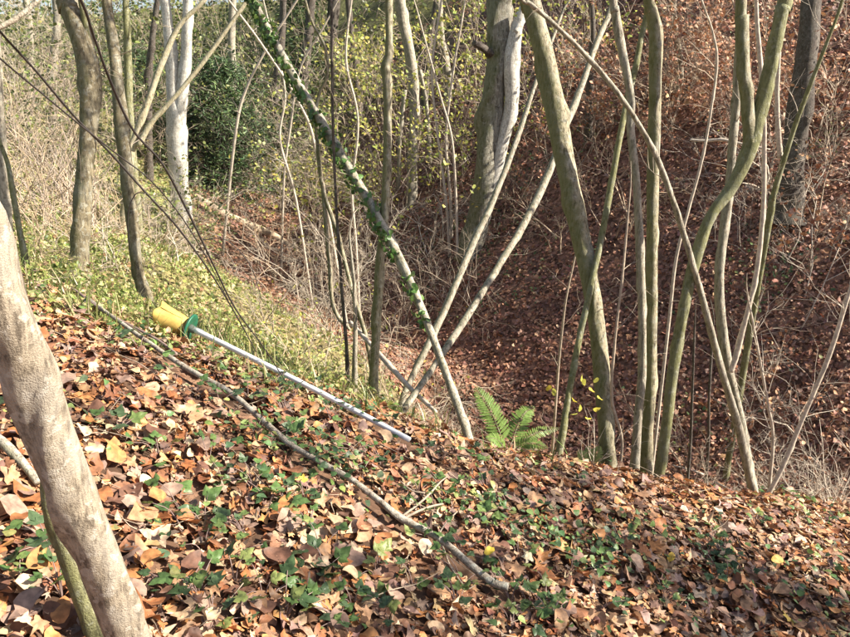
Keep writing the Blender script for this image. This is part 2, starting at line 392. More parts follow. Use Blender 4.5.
LP = [leaf_proto(k, rng, rng.uniform(.15, .5), True) for k in kinds]
for k in range(12):                                       # torn, rolled and half rotted pieces
    v_, f_ = leaf_proto(['maple', 'oval', 'heart'][k % 3], rng, rng.uniform(.2, .5), k % 2 == 0); cut = rng.normal(0, 1, 2); cut /= np.hypot(*cut); off_ = rng.uniform(-.05, .22)
    s_ = v_[:, :2]@cut-off_; v_ = v_.copy(); v_[:, :2] -= np.clip(s_, 0, None)[:, None]*cut*rng.uniform(.75, .95); v_[:, :2] += rng.normal(0, .03, (len(v_), 2))
    if k % 3 == 0: a_ = v_[:, 0]*5.0; v_ = np.stack([np.sin(a_)*.16, v_[:, 1], (1-np.cos(a_))*.16+v_[:, 2]*.3], 1)
    LP.append((v_, f_))
N = 34000
x = rng.uniform(-4.2, 6.0, N*3); y = rng.uniform(.75, 7.0, N*3)
keep = (y < np.interp(x, CX, CY)+.9)&(np.abs(x) < 1.2+.72*y)&(rng.random(N*3) < np.clip(1.25-y*.12, .3, 1))
zg, _ = zone(x, y); keep &= rng.random(N*3) > zg*.7
x, y = x[keep][:N], y[keep][:N]; n = len(x)
nr = tnormal(x, y)+rng.normal(0, .28, (n, 3)); size = np.clip(rng.lognormal(math.log(.044), .42, n), .014, .098)
which = rng.integers(0, len(LP), n)
P = np.stack([x, y, H(x, y)+rng.uniform(.0, .04, n)+size*.10], 1)
for line, lf in ((STICK_PX, .03), (POLE_PX, .03), (STICK2_PX, .02)):      # leaves lie under the stick and the pole, not over them
    Lq = catmull(np.array([hit(a_[0], a_[1]) for a_ in line]), 4)
    dd = np.min(np.hypot(P[:, None, 0]-Lq[None, :, 0], P[:, None, 1]-Lq[None, :, 1]), 1)
    low = dd < .035+size*.45; P[low, 2] = H(x[low], y[low])-.012
col = palette(n, rng); Mx = frames(nr, rng.uniform(0, 6.28, n), size)
# the 300 that show largest are single pieces, the rest one sheet of litter
def project(P):
    c, s = math.cos(PITCH), math.sin(PITCH); d = P-np.array([0, 0, CAMZ])
    dep = d[:, 1]*c-d[:, 2]*s; up = d[:, 1]*s+d[:, 2]*c
    return 425+FPX*d[:, 0]/dep, 318.5-FPX*up/dep, dep
u, v, dep = project(P); view = ((P-np.array([0, 0, CAMZ]))/np.linalg.norm(P-np.array([0, 0, CAMZ]), axis=1, keepdims=True))
face = np.abs((view*Mx[:, :, 2]/size[:, None]).sum(1))
score = np.where((u > 5)&(u < 845)&(v > 250)&(v < 632), size/dep*(.4+face)+ (P[:, 2]-H(x, y))*.35, -1)
score = np.where(low | (P[:, 2] < H(x, y)), -1, score)
big = np.argsort(-score)[:300]; rest = np.ones(n, bool); rest[big] = False
for i in big:
    P[i, 2] += .012
cache = {}
for i in big:
    ci = int(np.argmin(((PAL-col[i])**2).sum(1))); key = (int(which[i]), ci)
    if key not in cache:
        pv, pf = LP[which[i]]; cache[key] = mesh('fallen_leaf', pv, pf, M_DRY, np.repeat(PAL[ci][None], len(pv), 0))
    o = bpy.data.objects.new('fallen_leaf', cache[key]); C.objects.link(o); o.parent = ground
    m4 = Matrix.Identity(4)
    for a in range(3):
        for c_ in range(3): m4[a][c_] = float(Mx[i, a, c_])
        m4[a][3] = float(P[i, a])
    o.matrix_local = m4
# a few leaves that stand out by colour
def single_leaf(px, py, size, kind, colr, label, tilt=.2, spin=0.0, curl=.3, seed=1):
    r_ = np.random.default_rng(seed); p = hit(px, py); p[2] += .05
    nr_ = tnormal(p[None, 0], p[None, 1])[0]+np.array([0, -.5, .2])*1.0+r_.normal(0, tilt, 3)
    pv, pf = leaf_proto(kind, r_, curl, True); m_ = frames(nr_[None], np.array([spin]), np.array([size]))[0]
    o = link('fallen_leaf', mesh('fallen_leaf', pv@m_.T+p, pf, M_DRY, np.repeat(np.array(colr)[None], len(pv), 0)), ground)
    o['label'] = label
single_leaf(158, 545, .135, 'maple', (.62,.45,.30), 'large pale tan crumpled leaf right of the leaning trunk', spin=2.6, curl=.45)
single_leaf(304, 493, .06, 'maple', (.70,.50,.08), 'small bright yellow leaf above the long fallen stick', spin=.4, seed=2)
single_leaf(530, 567, .075, 'maple', (.68,.58,.38), 'cream coloured lobed leaf right of the stick end', spin=1.2, curl=.15, seed=3)
single_leaf(489, 561, .05, 'oval', (.72,.52,.06), 'yellow oval leaf just right of the fallen stick', spin=2.0, seed=4)
single_leaf(358, 567, .085, 'maple', (.58,.46,.30), 'pale star shaped leaf below the long fallen stick', spin=.9, curl=.2, seed=5)
single_leaf(788, 628, .075, 'maple', (.60,.42,.10), 'mustard yellow leaf at the bottom right', spin=.3, seed=6)
single_leaf(776, 568, .075, 'oval', (.55,.38,.09), 'yellow brown oval leaf on the right of the slope', spin=1.4, seed=7)
single_leaf(670, 566, .05, 'oval', (.68,.44,.06), 'small orange yellow leaf in the shade below the fork', spin=2.4, seed=8)
fine_ = (dep < 2.35)&(size > .04)                          # simpler pieces where the detail is too small to show
LPC = []
for v_, f_ in LP:
    m_ = (len(v_)-1)//2; ringed = len(f_) > m_*2+1
    if ringed: LPC.append((np.vstack([v_[:1], v_[1+m_:]]), f_[:m_]))
    else: LPC.append((v_, f_))
w2 = np.where(fine_, which, which+len(LP))
V, F, Cc = inst(LP+LPC, w2[rest], Mx[rest], P[rest], col[rest])
litter = link('leaf_litter', mesh('leaf_litter', V, F, M_DRY, Cc), ground); tag(litter, kind='stuff')
# far bank and ravine floor
rng = np.random.default_rng(5)
LPF = [leaf_proto(k, rng, rng.uniform(.3, .55), False) for k in ['kite']*5+['hex']*1]
PALF = np.array([(.34,.165,.095),(.24,.11,.07),(.42,.22,.125),(.17,.08,.055),(.52,.32,.20),(.28,.155,.115)]); PWF = np.array([.26,.26,.16,.16,.07,.10])
N = 400000
yy = 4.5+36*rng.random(N)**1.5; xx = rng.uniform(-.62, .80, N)*yy+rng.uniform(-2, 2, N)
d, _, _ = axis_dist(xx, yy); ok = (d > -3.0); xx, yy, d = xx[ok], yy[ok], d[ok]
den = np.clip(11/np.maximum(yy, 9), .35, 1)*np.clip(.45+.9*vnoise(xx*.8, yy*.8, 31), .4, 1); ok = rng.random(len(xx)) < den*.85; xx, yy = xx[ok], yy[ok]
n = len(xx); size = np.clip(rng.lognormal(math.log(.060), .34, n), .03, .12)*np.clip(yy/14, 1, 1.6)*1.15
P = np.stack([xx, yy, H(xx, yy)+rng.uniform(0, .05, n)+.01], 1); nr = tnormal(xx, yy)+rng.normal(0, .42, (n, 3))
V, F, Cc = inst(LPF, rng.integers(0, len(LPF), n), frames(nr, rng.uniform(0, 6.28, n), size), P, palette(n, rng, PALF, PWF))
tag(link('far_leaf_litter', mesh('far_leaf_litter', V, F, M_DRY, Cc), ground), kind='stuff')
print('far leaves', n)
# low green cover, moss and grass on the sunny bank
N = 120000
yy = 3.2+24*rng.random(N)**1.7; xx = rng.uniform(-.78, .2, N)*yy+rng.uniform(-1, 1, N)
zg, d = zone(xx, yy); ok = (rng.random(N) < zg*1.2)&(d < -.6); xx, yy = xx[ok], yy[ok]; n = len(xx)
size = rng.uniform(.02, .075, n)*np.clip(yy/8, .7, 2.0)
P = np.stack([xx, yy, H(xx, yy)+rng.uniform(.0, .34, n)*np.clip(vnoise(xx*1.8, yy*1.8, 41)-.25, .05, 1)], 1); nr = tnormal(xx, yy)+rng.normal(0, .55, (n, 3))
PALG = np.array([(.30,.33,.10),(.20,.25,.065),(.42,.39,.17),(.13,.19,.055),(.50,.40,.23),(.36,.22,.12)]); PWG = np.array([.27,.2,.18,.12,.13,.1])
V, F, Cc = inst(LPF, rng.integers(0, len(LPF), n), frames(nr, rng.uniform(0, 6.28, n), size), P, palette(n, rng, PALG, PWG))
cover = link('ground_cover', mesh('ground_cover', V, F, M_GREEN, Cc))
tag(cover, 'low yellow green weeds and moss covering the sunny left bank', 'ground cover', kind='stuff')
N = 12000
yy = 3.4+20*rng.random(N)**1.6; xx = rng.uniform(-.75, .12, N)*yy+rng.uniform(-1, 1, N)
zg, d = zone(xx, yy); ok = (rng.random(N) < zg)&(d < -.7); xx, yy = xx[ok], yy[ok]; n = len(xx)
hgt = rng.uniform(.07, .22, n); wd_ = rng.uniform(.003, .006, n)*np.clip(yy/5, 1, 3); az = rng.uniform(0, 6.28, n); ln = rng.uniform(.2, 1.0, n)*hgt
g0 = np.stack([xx, yy, H(xx, yy)-.01], 1); s_ = np.stack([np.cos(az), np.sin(az), 0*az], 1)*wd_[:, None]; f_ = np.stack([-np.sin(az), np.cos(az), 0*az], 1)
V = np.stack([g0-s_, g0+s_, g0+f_*(ln*.4)[:, None]+s_*.7+np.array([0,0,1])*(hgt*.6)[:, None], g0+f_*(ln*.4)[:, None]-s_*.7+np.array([0,0,1])*(hgt*.6)[:, None], g0+f_*ln[:, None]+np.array([0,0,1])*(hgt)[:, None]], 1).reshape(-1, 3)
F = (np.array([(0,1,2),(0,2,3),(3,2,4)])[None]+(np.arange(n)*5)[:, None, None]).reshape(-1, 3)
cg = palette(n, rng, np.array([(.24,.27,.08),(.40,.36,.17),(.52,.43,.25),(.15,.2,.06)]), np.array([.4,.25,.15,.2]))
grass = link('grass', mesh('grass', V, F, M_GREEN, np.repeat(cg, 5, 0)))
tag(grass, 'thin pale grass blades on the sunny left bank', 'grass', kind='stuff')

rng = np.random.default_rng(15); N = 60000
xx = rng.uniform(-3.2, 4.6, N); yy = rng.uniform(1.0, 5.0, N); pu, pv_, _ = project(np.stack([xx, yy, H(xx, yy)], 1))
band = np.exp(-((pv_-(378+(pu-190)*.45))/42)**2)*(pu > 20)*(pu < 620)
den = (np.clip(vnoise(xx*2.6, yy*2.6, 51)-.56, 0, 1)*1.6+.02)*(.30+1.1*band); ok = (rng.random(N) < den)&(yy < np.interp(xx, CX, CY)+.5); xx, yy = xx[ok], yy[ok]; n = len(xx)
P = np.stack([xx, yy, H(xx, yy)+rng.uniform(.03, .10, n)], 1); nr = tnormal(xx, yy)+rng.normal(0, .35, (n, 3))
LPI = [leaf_proto('heart', rng, .2, False) for _ in range(4)]
V, F, Cc = inst(LPI, rng.integers(0, 4, n), frames(nr, rng.uniform(0, 6.28, n), rng.uniform(.012, .04, n)), P, palette(n, rng, np.array([(.10,.18,.06),(.15,.24,.07),(.07,.125,.055),(.22,.29,.09),(.12,.17,.09),(.30,.30,.10)]), np.array([.25,.2,.25,.12,.12,.06])))
tag(link('ground_ivy', mesh('ground_ivy', V, F, M_GREEN, Cc)), 'trailing small green ground ivy leaves among the litter of the near slope', 'ground ivy', kind='stuff')
print('ground ivy', n)

N = 40000; yy = rng.uniform(6, 24, N); xx = rng.uniform(-.25, .62, N)*yy; d, _, _ = axis_dist(xx, yy)
den = np.clip(vnoise(xx*.55+3, yy*.55, 61)-.62, 0, 1)*2.2+.03; ok = (d > .8)&(rng.random(N) < den); xx, yy = xx[ok], yy[ok]; n = len(xx)
P = np.stack([xx, yy, H(xx, yy)+rng.uniform(.02, .12, n)], 1); nr = tnormal(xx, yy)+rng.normal(0, .45, (n, 3))
V, F, Cc = inst(LPF, rng.integers(0, len(LPF), n), frames(nr, rng.uniform(0, 6.28, n), rng.uniform(.03, .09, n)), P, palette(n, rng, np.array([(.09,.13,.05),(.13,.17,.06),(.06,.10,.045),(.22,.22,.09)]), np.array([.35,.3,.2,.15])))
tag(link('far_bank_herbs', mesh('far_bank_herbs', V, F, M_GREEN, Cc)), 'scattered patches of low dark green herbs on the far bank', 'herbs', kind='stuff')
# ---------------------------------------------------------------- trees
def traced(pts, Y0, Y1):
    """world polyline and radii from top-to-bottom tracing (pixel x, y, width); Y0 depth of foot, Y1 of top"""
    pts = pts[::-1]; seg = np.cumsum([0]+[math.hypot(pts[i+1][0]-pts[i][0], pts[i+1][1]-pts[i][1]) for i in range(len(pts)-1)]); seg = seg/seg[-1]
    P, r = [], []; q_ = np.array(pts, float); tg = np.gradient(q_[:, :2], axis=0); lean = np.clip(np.abs(tg[:, 1])/np.hypot(tg[:, 0], tg[:, 1]), .68, 1)*.92
    pts = [(a, b_, c*l) for (a, b_, c), l in zip(pts, lean)]                 # widths were read along the rows
    for (px, py, w_), s in zip(pts, seg):
        Y = Y0+(Y1-Y0)*s; p = at(px, py, Y); P.append(p)
        r.append(w_*.5*np.linalg.norm(p-np.array([0, 0, CAMZ]))/math.hypot(FPX, math.hypot(px-425, py-318.5)))
    return np.array(P), np.array(r)
def ground_foot(P, r):
    g = float(H(P[0, 0], P[0, 1])); d = P[1]-P[0]
    if P[0, 2] > g-.05:                                   # carry the stem on down into the soil
        k = (P[0, 2]-g+.12); foot = P[0]+np.array([-d[0]/max(d[2], .3)*k*.5, -d[1]/max(d[2], .3)*k*.5, -k])
        foot[2] = float(H(foot[0], foot[1]))-.12
        up_ = foot+(P[0]-foot)*min(1, .2/k); P = np.vstack([foot, up_, P]) if k > .3 else np.vstack([foot, P]); r = np.concatenate([[r[0]*1.7, r[0]*1.12], r]) if k > .3 else np.concatenate([[r[0]*1.6], r])
    return P, r
def stem(P, r, sides=10, bump=.05, rng=RNG, wob=.006):
    n = 8; Q = catmull(P, n); rr = np.interp(np.linspace(0, len(r)-1, len(Q)), np.arange(len(r)), r)
    ph = rng.uniform(0, 6.28, 6); s = np.concatenate([[0], np.cumsum(np.linalg.norm(np.diff(Q, axis=0), axis=1))])
    wv = np.stack([np.sin(s*(9+2*k)/(1+30*rr.mean())+ph[k])*.5+np.sin(s*(23+4*k)/(1+30*rr.mean())+ph[k+3])*.3 for k in range(3)], 1)
    Q = Q+wv*rr[:, None]*.045
    V, F = tube(Q, rr, sides, bump, rng)
    if sides >= 8:                                        # knots, swellings and flutes
        m = len(Q)*sides; a = np.tile(np.arange(sides), len(Q)); si = np.repeat(s, sides); Rr_ = np.repeat(rr, sides); Cn = np.repeat(Q, sides, 0)
        u1 = si/(rr.mean()*2.2); ca, sa = np.cos(a*2*math.pi/sides), np.sin(a*2*math.pi/sides); sd_ = int(rng.integers(0, 999))
        q = (.08+1.8*max(0, bump-.05))*(vnoise(u1*.5+ca*.9+7, sa*.9+u1*.11, sd_)-.5)+.10*(vnoise(u1*1.7+ca*2, sa*2+u1*.3, sd_+1)-.5)
        kn = np.clip(vnoise(u1*.55+ca*1.3+31, sa*1.3, sd_+2)-.74, 0, 1)*1.3
        V[:m] += (V[:m]-Cn)*(q+kn)[:, None]
    return V, F
def tree(name, label, pts, Y0, Y1, mat, ext=3.0, cat='tree', group=None, sides=12, crown=15, forks=(), seed=0, foot=True, twig=None, leaf=None, tw=None, bump=.05):
    rng = np.random.default_rng(100+seed)
    P, r = traced(pts, Y0, Y1)
    if foot: P, r = ground_foot(P, r)
    base = P[0].copy(); base[2] = float(H(base[0], base[1])) if foot else base[2]
    root = empty(name, base, label, cat, group)
    top, d = P[-1], P[-1]-P[-2]; d = d/np.linalg.norm(d); rt = r[-1]
    Pt, rt_ = P, r
    if ext > 0:
        d2 = d*.8+np.array([0, 0, .5])*(d[2] > -.1); E = [top+d2*ext*k/4+rng.normal(0, .05*ext*k/4, 3) for k in (1, 2, 3, 4)]
        Pt = np.vstack([P, E]); rt_ = np.concatenate([r, rt*np.array([.86, .7, .5, .25])])
    elif foot:                                           # ends in a thin broken tip
        Pt = np.vstack([P, top+d*.22*Y0/5, top+d*.4*Y0/5+rng.normal(0, .03, 3)]); rt_ = np.concatenate([r, [rt*.6, rt*.15]])
    link('trunk', MB().add(stem(Pt, rt_, sides, bump, rng)).mesh('trunk', mat), root)
    for f in forks:
        Pf, rf = traced(f['pts'], f.get('Y0', Y0), f.get('Y1', Y1)); b_ = MB()
        if f.get('ext', 0):
            e = f['ext']; df = Pf[-1]-Pf[-2]; df = df/np.linalg.norm(df)*.8+np.array([0, 0, .4])
            Pf = np.vstack([Pf]+[Pf[-1]+df*e*k/3 for k in (1, 2, 3)]); rf = np.concatenate([rf, rf[-1]*np.array([.8, .6, .3])])
        o = link(f.get('name', 'branch'), b_.add(stem(Pf, rf, f.get('sides', 8), .04, rng)).mesh('branch', f.get('mat', mat)), root)
        if f.get('label'): o['label'] = f['label']
    if ext > 0 and crown:
        k0 = len(P)-1; t_ = rng.uniform(.15, 4, crown); Q = Pt[k0:]; i = np.minimum(t_.astype(int), 3); f_ = (t_-i)[:, None]
        S = Q[i]*(1-f_)+Q[i+1]*f_; D = side_dirs(Q[i+1]-Q[i], rng.normal(.85, .25, crown), rng, .25)
        L = rng.uniform(.35, .8, crown)*ext*.42; rr = np.clip(rt*.38*rng.uniform(.6, 1.1, crown), .003, .05)
        V, F, sp, sd = spray(S, D, L, rr, rng, 2, 5, .75, 0, .1, .5)
        o = link('crown', mesh('crown', V, F, twig or M_TWIG), root); o['kind'] = 'stuff'
        if leaf: foliage(root, sp, sd, leaf, rng)
    if tw:                                               # small live and dead side twigs on the visible stem
        m = tw; t_ = rng.uniform(.25, .98, m)*(len(P)-1); i = np.minimum(t_.astype(int), len(P)-2); f_ = (t_-i)[:, None]
        S = P[i]*(1-f_)+P[i+1]*f_; D = side_dirs(P[i+1]-P[i], rng.normal(1.0, .25, m), rng, .1)
        V, F, sp, sd = spray(S, D, rng.uniform(.15, .55, m), np.full(m, .0035)*rng.uniform(.6, 1.4, m)*np.clip(Y0/6, .7, 2), rng, 1, 3, .7)
        o = link('twig', mesh('twig', V, F, twig or M_TWIG), root); o['kind'] = 'stuff'
    return root
LEAF2 = [leaf_proto('kite' if k % 2 else 'hex', np.random.default_rng(40+k), .35, False) for k in range(5)]
def foliage(root, sp, sd, spec, rng, mat=None, name='foliage'):
    """spec: (number, size, palette, weights)"""
    num, size, pal, wts = spec; i = rng.integers(0, len(sp), num); p = sp[i]+rng.normal(0, size*.5, (num, 3))
    nr = rng.normal(0, .6, (num, 3))+np.array([.1, -.3, .7]); s = size*rng.uniform(.6, 1.3, num)
    V, F, Cc = inst(LEAF2, rng.integers(0, 5, num), frames(nr, rng.uniform(0, 6.28, num), s), p, palette(num, rng, np.array(pal), np.array(wts)))
    o = link(name, mesh(name, V, F, mat or M_GREEN, Cc), root); o['kind'] = 'stuff'; return o
YEL = ([(.42,.40,.08),(.30,.33,.07),(.55,.47,.13),(.20,.24,.06)], [.35,.3,.2,.15])
COP = ([(.46,.23,.12),(.36,.16,.085),(.56,.34,.20),(.28,.12,.07)], [.35,.3,.2,.15])
# 1 the leaning trunk in front
tree('tree', 'thick pale leaning trunk close by at the lower left corner',
     [(-175,-60,92),(-75,130,76),(-25,245,66),(10,330,60),(45,424,56),(88,530,48),(128,637,44),(160,715,46)], 1.40, 1.0, M_FORE, ext=2.2, sides=24, crown=18, seed=1, bump=.04,
     forks=[dict(pts=[(58,440,14),(50,490,20),(62,535,23),(98,632,28),(120,690,30)], Y0=1.50, Y1=1.50, name='side_stem', mat=M_MOSSY, label='thin dark green stem along the back of the trunk', sides=14),
            dict(pts=[(256,352,1.2),(240,322,1.7),(212,275,2.2),(178,228,2.7),(145,192,3.1),(112,155,3.3),(75,117,3.4),(35,70,3.3),(0,32,3.3),(-60,-40,6.2),(-170,-120,14.0)], Y0=1.1, Y1=3.2, mat=M_TWIGD, label='thin dark twig hanging across the left trees'),
            dict(pts=[(286,382,1.2),(262,345,1.6),(235,308,2.0),(212,262,2.3),(188,212,2.7),(163,165,3.0),(133,130,3.1),(110,80,3.1),(95,40,3.1),(78,-5,3.9),(20,-90,7.0),(-110,-150,14.0)], Y0=1.1, Y1=3.4, mat=M_TWIGD, label='longer dark twig curving down from the top edge'),
            dict(pts=[(228,300,0.9),(205,255,1.4),(180,215,1.7),(150,180,2.0),(118,155,2.3),(80,125,2.7),(40,92,2.8),(-10,50,3.1),(-110,-40,7.0)], Y0=1.1, Y1=3.0, mat=M_TWIGD, label='fainter dark twig below the hanging twig'),
            dict(pts=[(130,250,0.8),(128,215,1.1),(135,195,1.4),(146,193,1.7)], Y0=2.35, Y1=2.4, mat=M_TWIGD, sides=6), dict(pts=[(262,300,0.8),(250,265,1.1),(226,240,1.4),(203,240,1.7)], Y0=2.7, Y1=2.75, mat=M_TWIGD, sides=6),
            dict(pts=[(45,-6,7),(22,14,8),(0,27,9),(-60,52,11),(-105,70,14)], Y0=1.1, Y1=1.2, mat=M_GREY, label='blurred grey twig in the top left corner')])
# left group
tree('tree', 'stout leaning tree on the left with knobbly top',
     [(66,-10,27),(72,5,26),(82,40,25),(90,80,22),(89,110,19),(85,160,17),(83,215,17),(80,255,20),(77,274,27)], 5.0, 5.4, M_OLIVE, ext=4, seed=2, tw=8,
     forks=[dict(pts=[(80,-5,6),(86,30,6),(92,60,6),(90,95,5)], Y0=5.33, Y1=5.3, mat=M_MOSSY, ext=2, label='thin mossy stem clinging to the trunk')])
tree('tree', 'slim dark curved trunk between the stout tree and the yellow cup',
     [(105,-8,11),(113,40,12),(117,80,13),(121,120,15),(126,170,14),(132,220,12.5),(137,265,12),(146,302,15)], 5.3, 5.8, M_OLIVE, ext=4, seed=3, tw=8)
tree('tree', 'short mossy stem behind the slim dark trunk', [(126,10,7),(128,60,8),(130,120,9)], 12.0, 12.0, M_MOSSY, ext=2.5, seed=4)
tree('tree', 'thin olive sapling at the left edge', [(-4,130,4),(8,165,5),(15,205,6),(22,243,7)], 5.2, 5.4, M_MOSSY, ext=1.6, seed=5, crown=10)
tree('tree', 'brown trunk cut by the left picture edge', [(-6,60,14),(-3,140,16),(2,200,16),(4,245,18)], 5.6, 5.8, M_GREY, ext=3, seed=6)
tree('birch', 'pale twin trunked tree glowing in sun at the upper left',
     [(163,-10,11),(166,10,11),(171,60,13),(174,100,15),(177,122,19),(177,150,20)], 17.0, 17.0, M_BIRCH, ext=5, seed=7,
     forks=[dict(pts=[(188,-12,11),(187,20,11),(186,60,12),(182,95,14),(178,125,16)], Y0=17, Y1=17, name='second_trunk', ext=4)])
tree('tree', 'pale yellowish forked stems crossing in front of the twin trunk',
     [(208,-6,5),(200,5,6),(178,28,6.5),(160,68,7),(146,108,7.5),(135,140,9),(129,165,10)], 11.0, 11.5, M_PALEY, ext=2.5, seed=8, tw=6,
     forks=[dict(pts=[(250,-6,5),(232,22,5),(205,60,6),(175,97,6.5),(152,122,7),(138,146,7)], Y0=11, Y1=11.5, ext=2)])
SL = [('thin pale leaning sapling above the conifer',[(300,-5,2.5),(272,40,3),(248,85,3),(236,130,3.5)],16),('thin grey sapling crossing the ivy trunk top',[(225,-5,2.5),(262,45,3),(300,105,3),(318,160,3.5)],12),('slender bent sapling right of the conifer',[(268,20,2),(285,90,2.6),(280,140,2.6),(296,200,3)],14),
      ('pale crooked sapling left of the olive trunk',[(352,-5,2),(346,60,2.5),(358,120,2.6),(352,190,3),(356,245,3)],12),('thin pale sapling right of the olive trunk',[(440,10,2),(432,70,2.5),(437,130,2.5),(446,200,3)],15),('pale forked sapling left of the massive old trunk',[(462,20,2.2),(452,80,2.6),(446,140,2.6),(450,190,3)],15.5),
      ('thin slanting sapling left of the massive trunk',[(425,40,2),(440,95,2.2),(452,140,2.4),(456,200,2.8)],14.5),('whippy pale sapling near the right of the conifer',[(322,30,2),(300,70,2.2),(290,130,2.4),(284,180,2.6)],17)]
for i, (lab, pts, Y) in enumerate(SL): tree('sapling', lab, pts, Y, Y, M_TWIGP, ext=1.0 if pts[0][1] < 0 else 0, seed=200+i, crown=5, tw=9, twig=M_TWIGP, sides=6)
# centre group
T8 = [(250,-12,10),(256,5,10),(267,28,11),(290,70,13),(320,120,14),(350,170,14.5),(380,222,13.5),(405,270,12),(430,330,11.5),(450,385,11.5),(467,432,12)]
T8 = [(a, b_, c*.82) for a, b_, c in T8]
ivy_tree = tree('tree', 'long leaning trunk wrapped in ivy crossing the centre', T8, 3.75, 6.2, M_GREY, ext=3.5, seed=9, tw=5)
tree('tree', 'straight slim olive trunk in the middle of the picture',
     [(389,-8,8),(389,50,8.5),(386,68,11),(388,100,9),(387,160,9),(385,210,9.5),(380,260,9.5),(377,320,10),(374,370,10.5),(373,400,12)], 4.7, 5.2, M_HAZEL, ext=4, seed=10, tw=4)
tree('sapling', 'very thin upright dark sapling left of the olive trunk',
     [(331,-6,3.2),(332,60,3.2),(333,130,3),(336,200,3),(341,280,3.4),(346,340,4),(348,385,5)], 5.0, 5.0, M_DARK, ext=2, seed=11, crown=10, tw=6)
tree('sapling', 'crooked pale sapling with kinked top under the ivy trunk',
     [(304,-4,2.6),(312,22,3),(325,48,3.6),(327,75,3.8),(319,95,4),(316,120,4),(322,185,4.5),(338,235,4.6),(352,290,4.6),(366,337,5),(372,372,5)], 5.4, 5.6, M_HAZEL, ext=1.2, seed=12, crown=8, tw=12,
     forks=[dict(pts=[(318,140,2.5),(325,215,4),(329,262,4.2),(334,308,4.6),(350,330,4)], Y0=5.5, Y1=5.5)])
tree('sapling', 'short grey sapling stump beside the thin dark sapling', [(352,262,3),(355,300,4),(355,350,5.5),(354,398,6.5)], 4.6, 4.6, M_GREY, ext=0, seed=13, tw=5)
tree('tree', 'grey leaning pole rising from the middle to the upper right',
     [(616,-10,5),(610,12,6),(596,45,7),(580,90,7.5),(566,125,8),(548,175,8.5),(525,222,9),(490,280,9),(455,335,9),(430,372,8.5),(403,412,8.5)], 4.4, 7.0, M_GREY, ext=2.5, seed=14, tw=4)
tree('tree', 'bare leaning pole crossing behind the ivy trunk',
     [(556,30,4),(545,58,4.5),(536,82,5),(526,112,5.5),(513,150,6),(492,203,7.5),(470,250,8.5),(450,298,9),(428,345,8.5),(408,385,8),(402,402,8)], 5.6, 7.4, M_GREY, ext=0, seed=15, tw=4)
tree('tree', 'massive old rough trunk with a broken pale second stem',
     [(500,-14,25),(498,10,24),(497,60,23),(491,110,24),(486,160,22),(479,215,24),(472,245,28),(468,262,34)], 14.6, 14.9, M_OLD, ext=5, seed=16, sides=16, bump=.10,
     forks=[dict(pts=[(524,8,10),(517,28,14),(512,60,18),(511,105,16),(503,140,14),(491,190,14),(482,225,13)], Y0=14.7, Y1=14.6, name='broken_stem', mat=M_BIRCH, label='pale barkless broken stem', sides=12),
            dict(pts=[(515,32,9),(524,20,7),(531,14,3)], Y0=14.6, Y1=14.5, name='snapped_spur', mat=M_BIRCH),
            dict(pts=[(474,43,9),(480,46,11),(488,52,13),(494,58,12)], Y0=14.8, Y1=14.3, name='stub', mat=M_DARK, label='dark hollow branch stub', sides=12)])
tree('tree', 'mottled slender tree in the upper centre beside yellow shrubs',
     [(399,-8,11),(403,20,11.5),(410,55,12),(414,90,10.5),(414,125,10),(412,175,11)], 18.0, 18.4, M_GREY, ext=4, seed=17,
     forks=[dict(pts=[(420,70,4),(427,110,4),(430,165,5)], Y0=18, Y1=18), dict(pts=[(405,90,4),(400,140,4),(398,190,5)], Y0=18, Y1=18)])
# right group
tree('tree', 'thick olive trunk leaning left in the right centre',
     [(526,-12,21),(531,5,21.5),(543,50,22),(553,100,22.5),(565,160,22),(575,210,21.5),(588,270,20),(597,330,18),(604,400,17),(607,445,18),(608,472,21)], 4.3, 5.2, M_HAZEL, ext=4.5, seed=18, sides=18, tw=3, bump=.03)
tree('sapling', 'thin bright green stem in front of the thick olive trunk',
     [(651,-10,6),(646,18,6),(641,40,6),(635,70,7),(625,110,7),(613,175,7),(601,240,7),(591,285,6.5),(578,345,7),(568,400,7.5),(557,465,9)], 4.1, 5.3, M_MOSSY, ext=0, seed=19, tw=3)
tree('tree', 'slim grey trunk left of its straight neighbour',
     [(612,-8,9),(615,10,9.5),(622,50,9.5),(630,92,9),(631,135,8.5),(637,190,8.5),(640,250,9),(642,310,9),(642,370,9),(638,420,9.5),(634,474,11)], 4.3, 4.7, M_GREY, ext=4, seed=20, tw=4)
tree('tree', 'straight upright trunk right of the slim grey trunk',
     [(648,-8,12.5),(651,10,13.5),(656,38,15),(655,100,13.5),(653,180,12.5),(652,240,12.5),(651,310,12.5),(651,380,12.5),(647,430,13),(645,477,15)], 4.45, 4.8, M_HAZEL, ext=4, seed=21, tw=3)
tree('tree', 'long thin stem slanting from the top centre to the right edge of the slope',
     [(516,-8,6),(530,4,6.5),(555,25,7),(590,60,7),(620,96,6.5),(645,135,6.5),(662,170,6.5),(676,210,6.5),(688,248,6.5),(699,286,7),(712,335,7.5),(724,378,8),(737,422,9),(748,468,9),(756,502,10)], 4.4, 4.0, M_GREY, ext=2, seed=22, tw=5)
tree('tree', 'curved mossy forked trunk on the right',
     [(786,-10,15),(782,10,15),(772,60,15),(761,108,16),(749,150,18),(731,188,15),(712,214,14),(698,250,13),(688,290,13),(680,330,12),(673,370,12),(667,420,11.5),(660,470,11),(655,497,12)], 4.05, 4.6, M_MOSSY, ext=4, seed=23, sides=16,
     forks=[dict(pts=[(741,-8,12),(742,20,13),(744,70,14),(748,110,14),(749,142,13),(743,168,9)], Y0=4.40, Y1=4.6, mat=M_HAZEL, ext=4, name='second_trunk', label='upright pale fork of the mossy trunk', sides=14)])
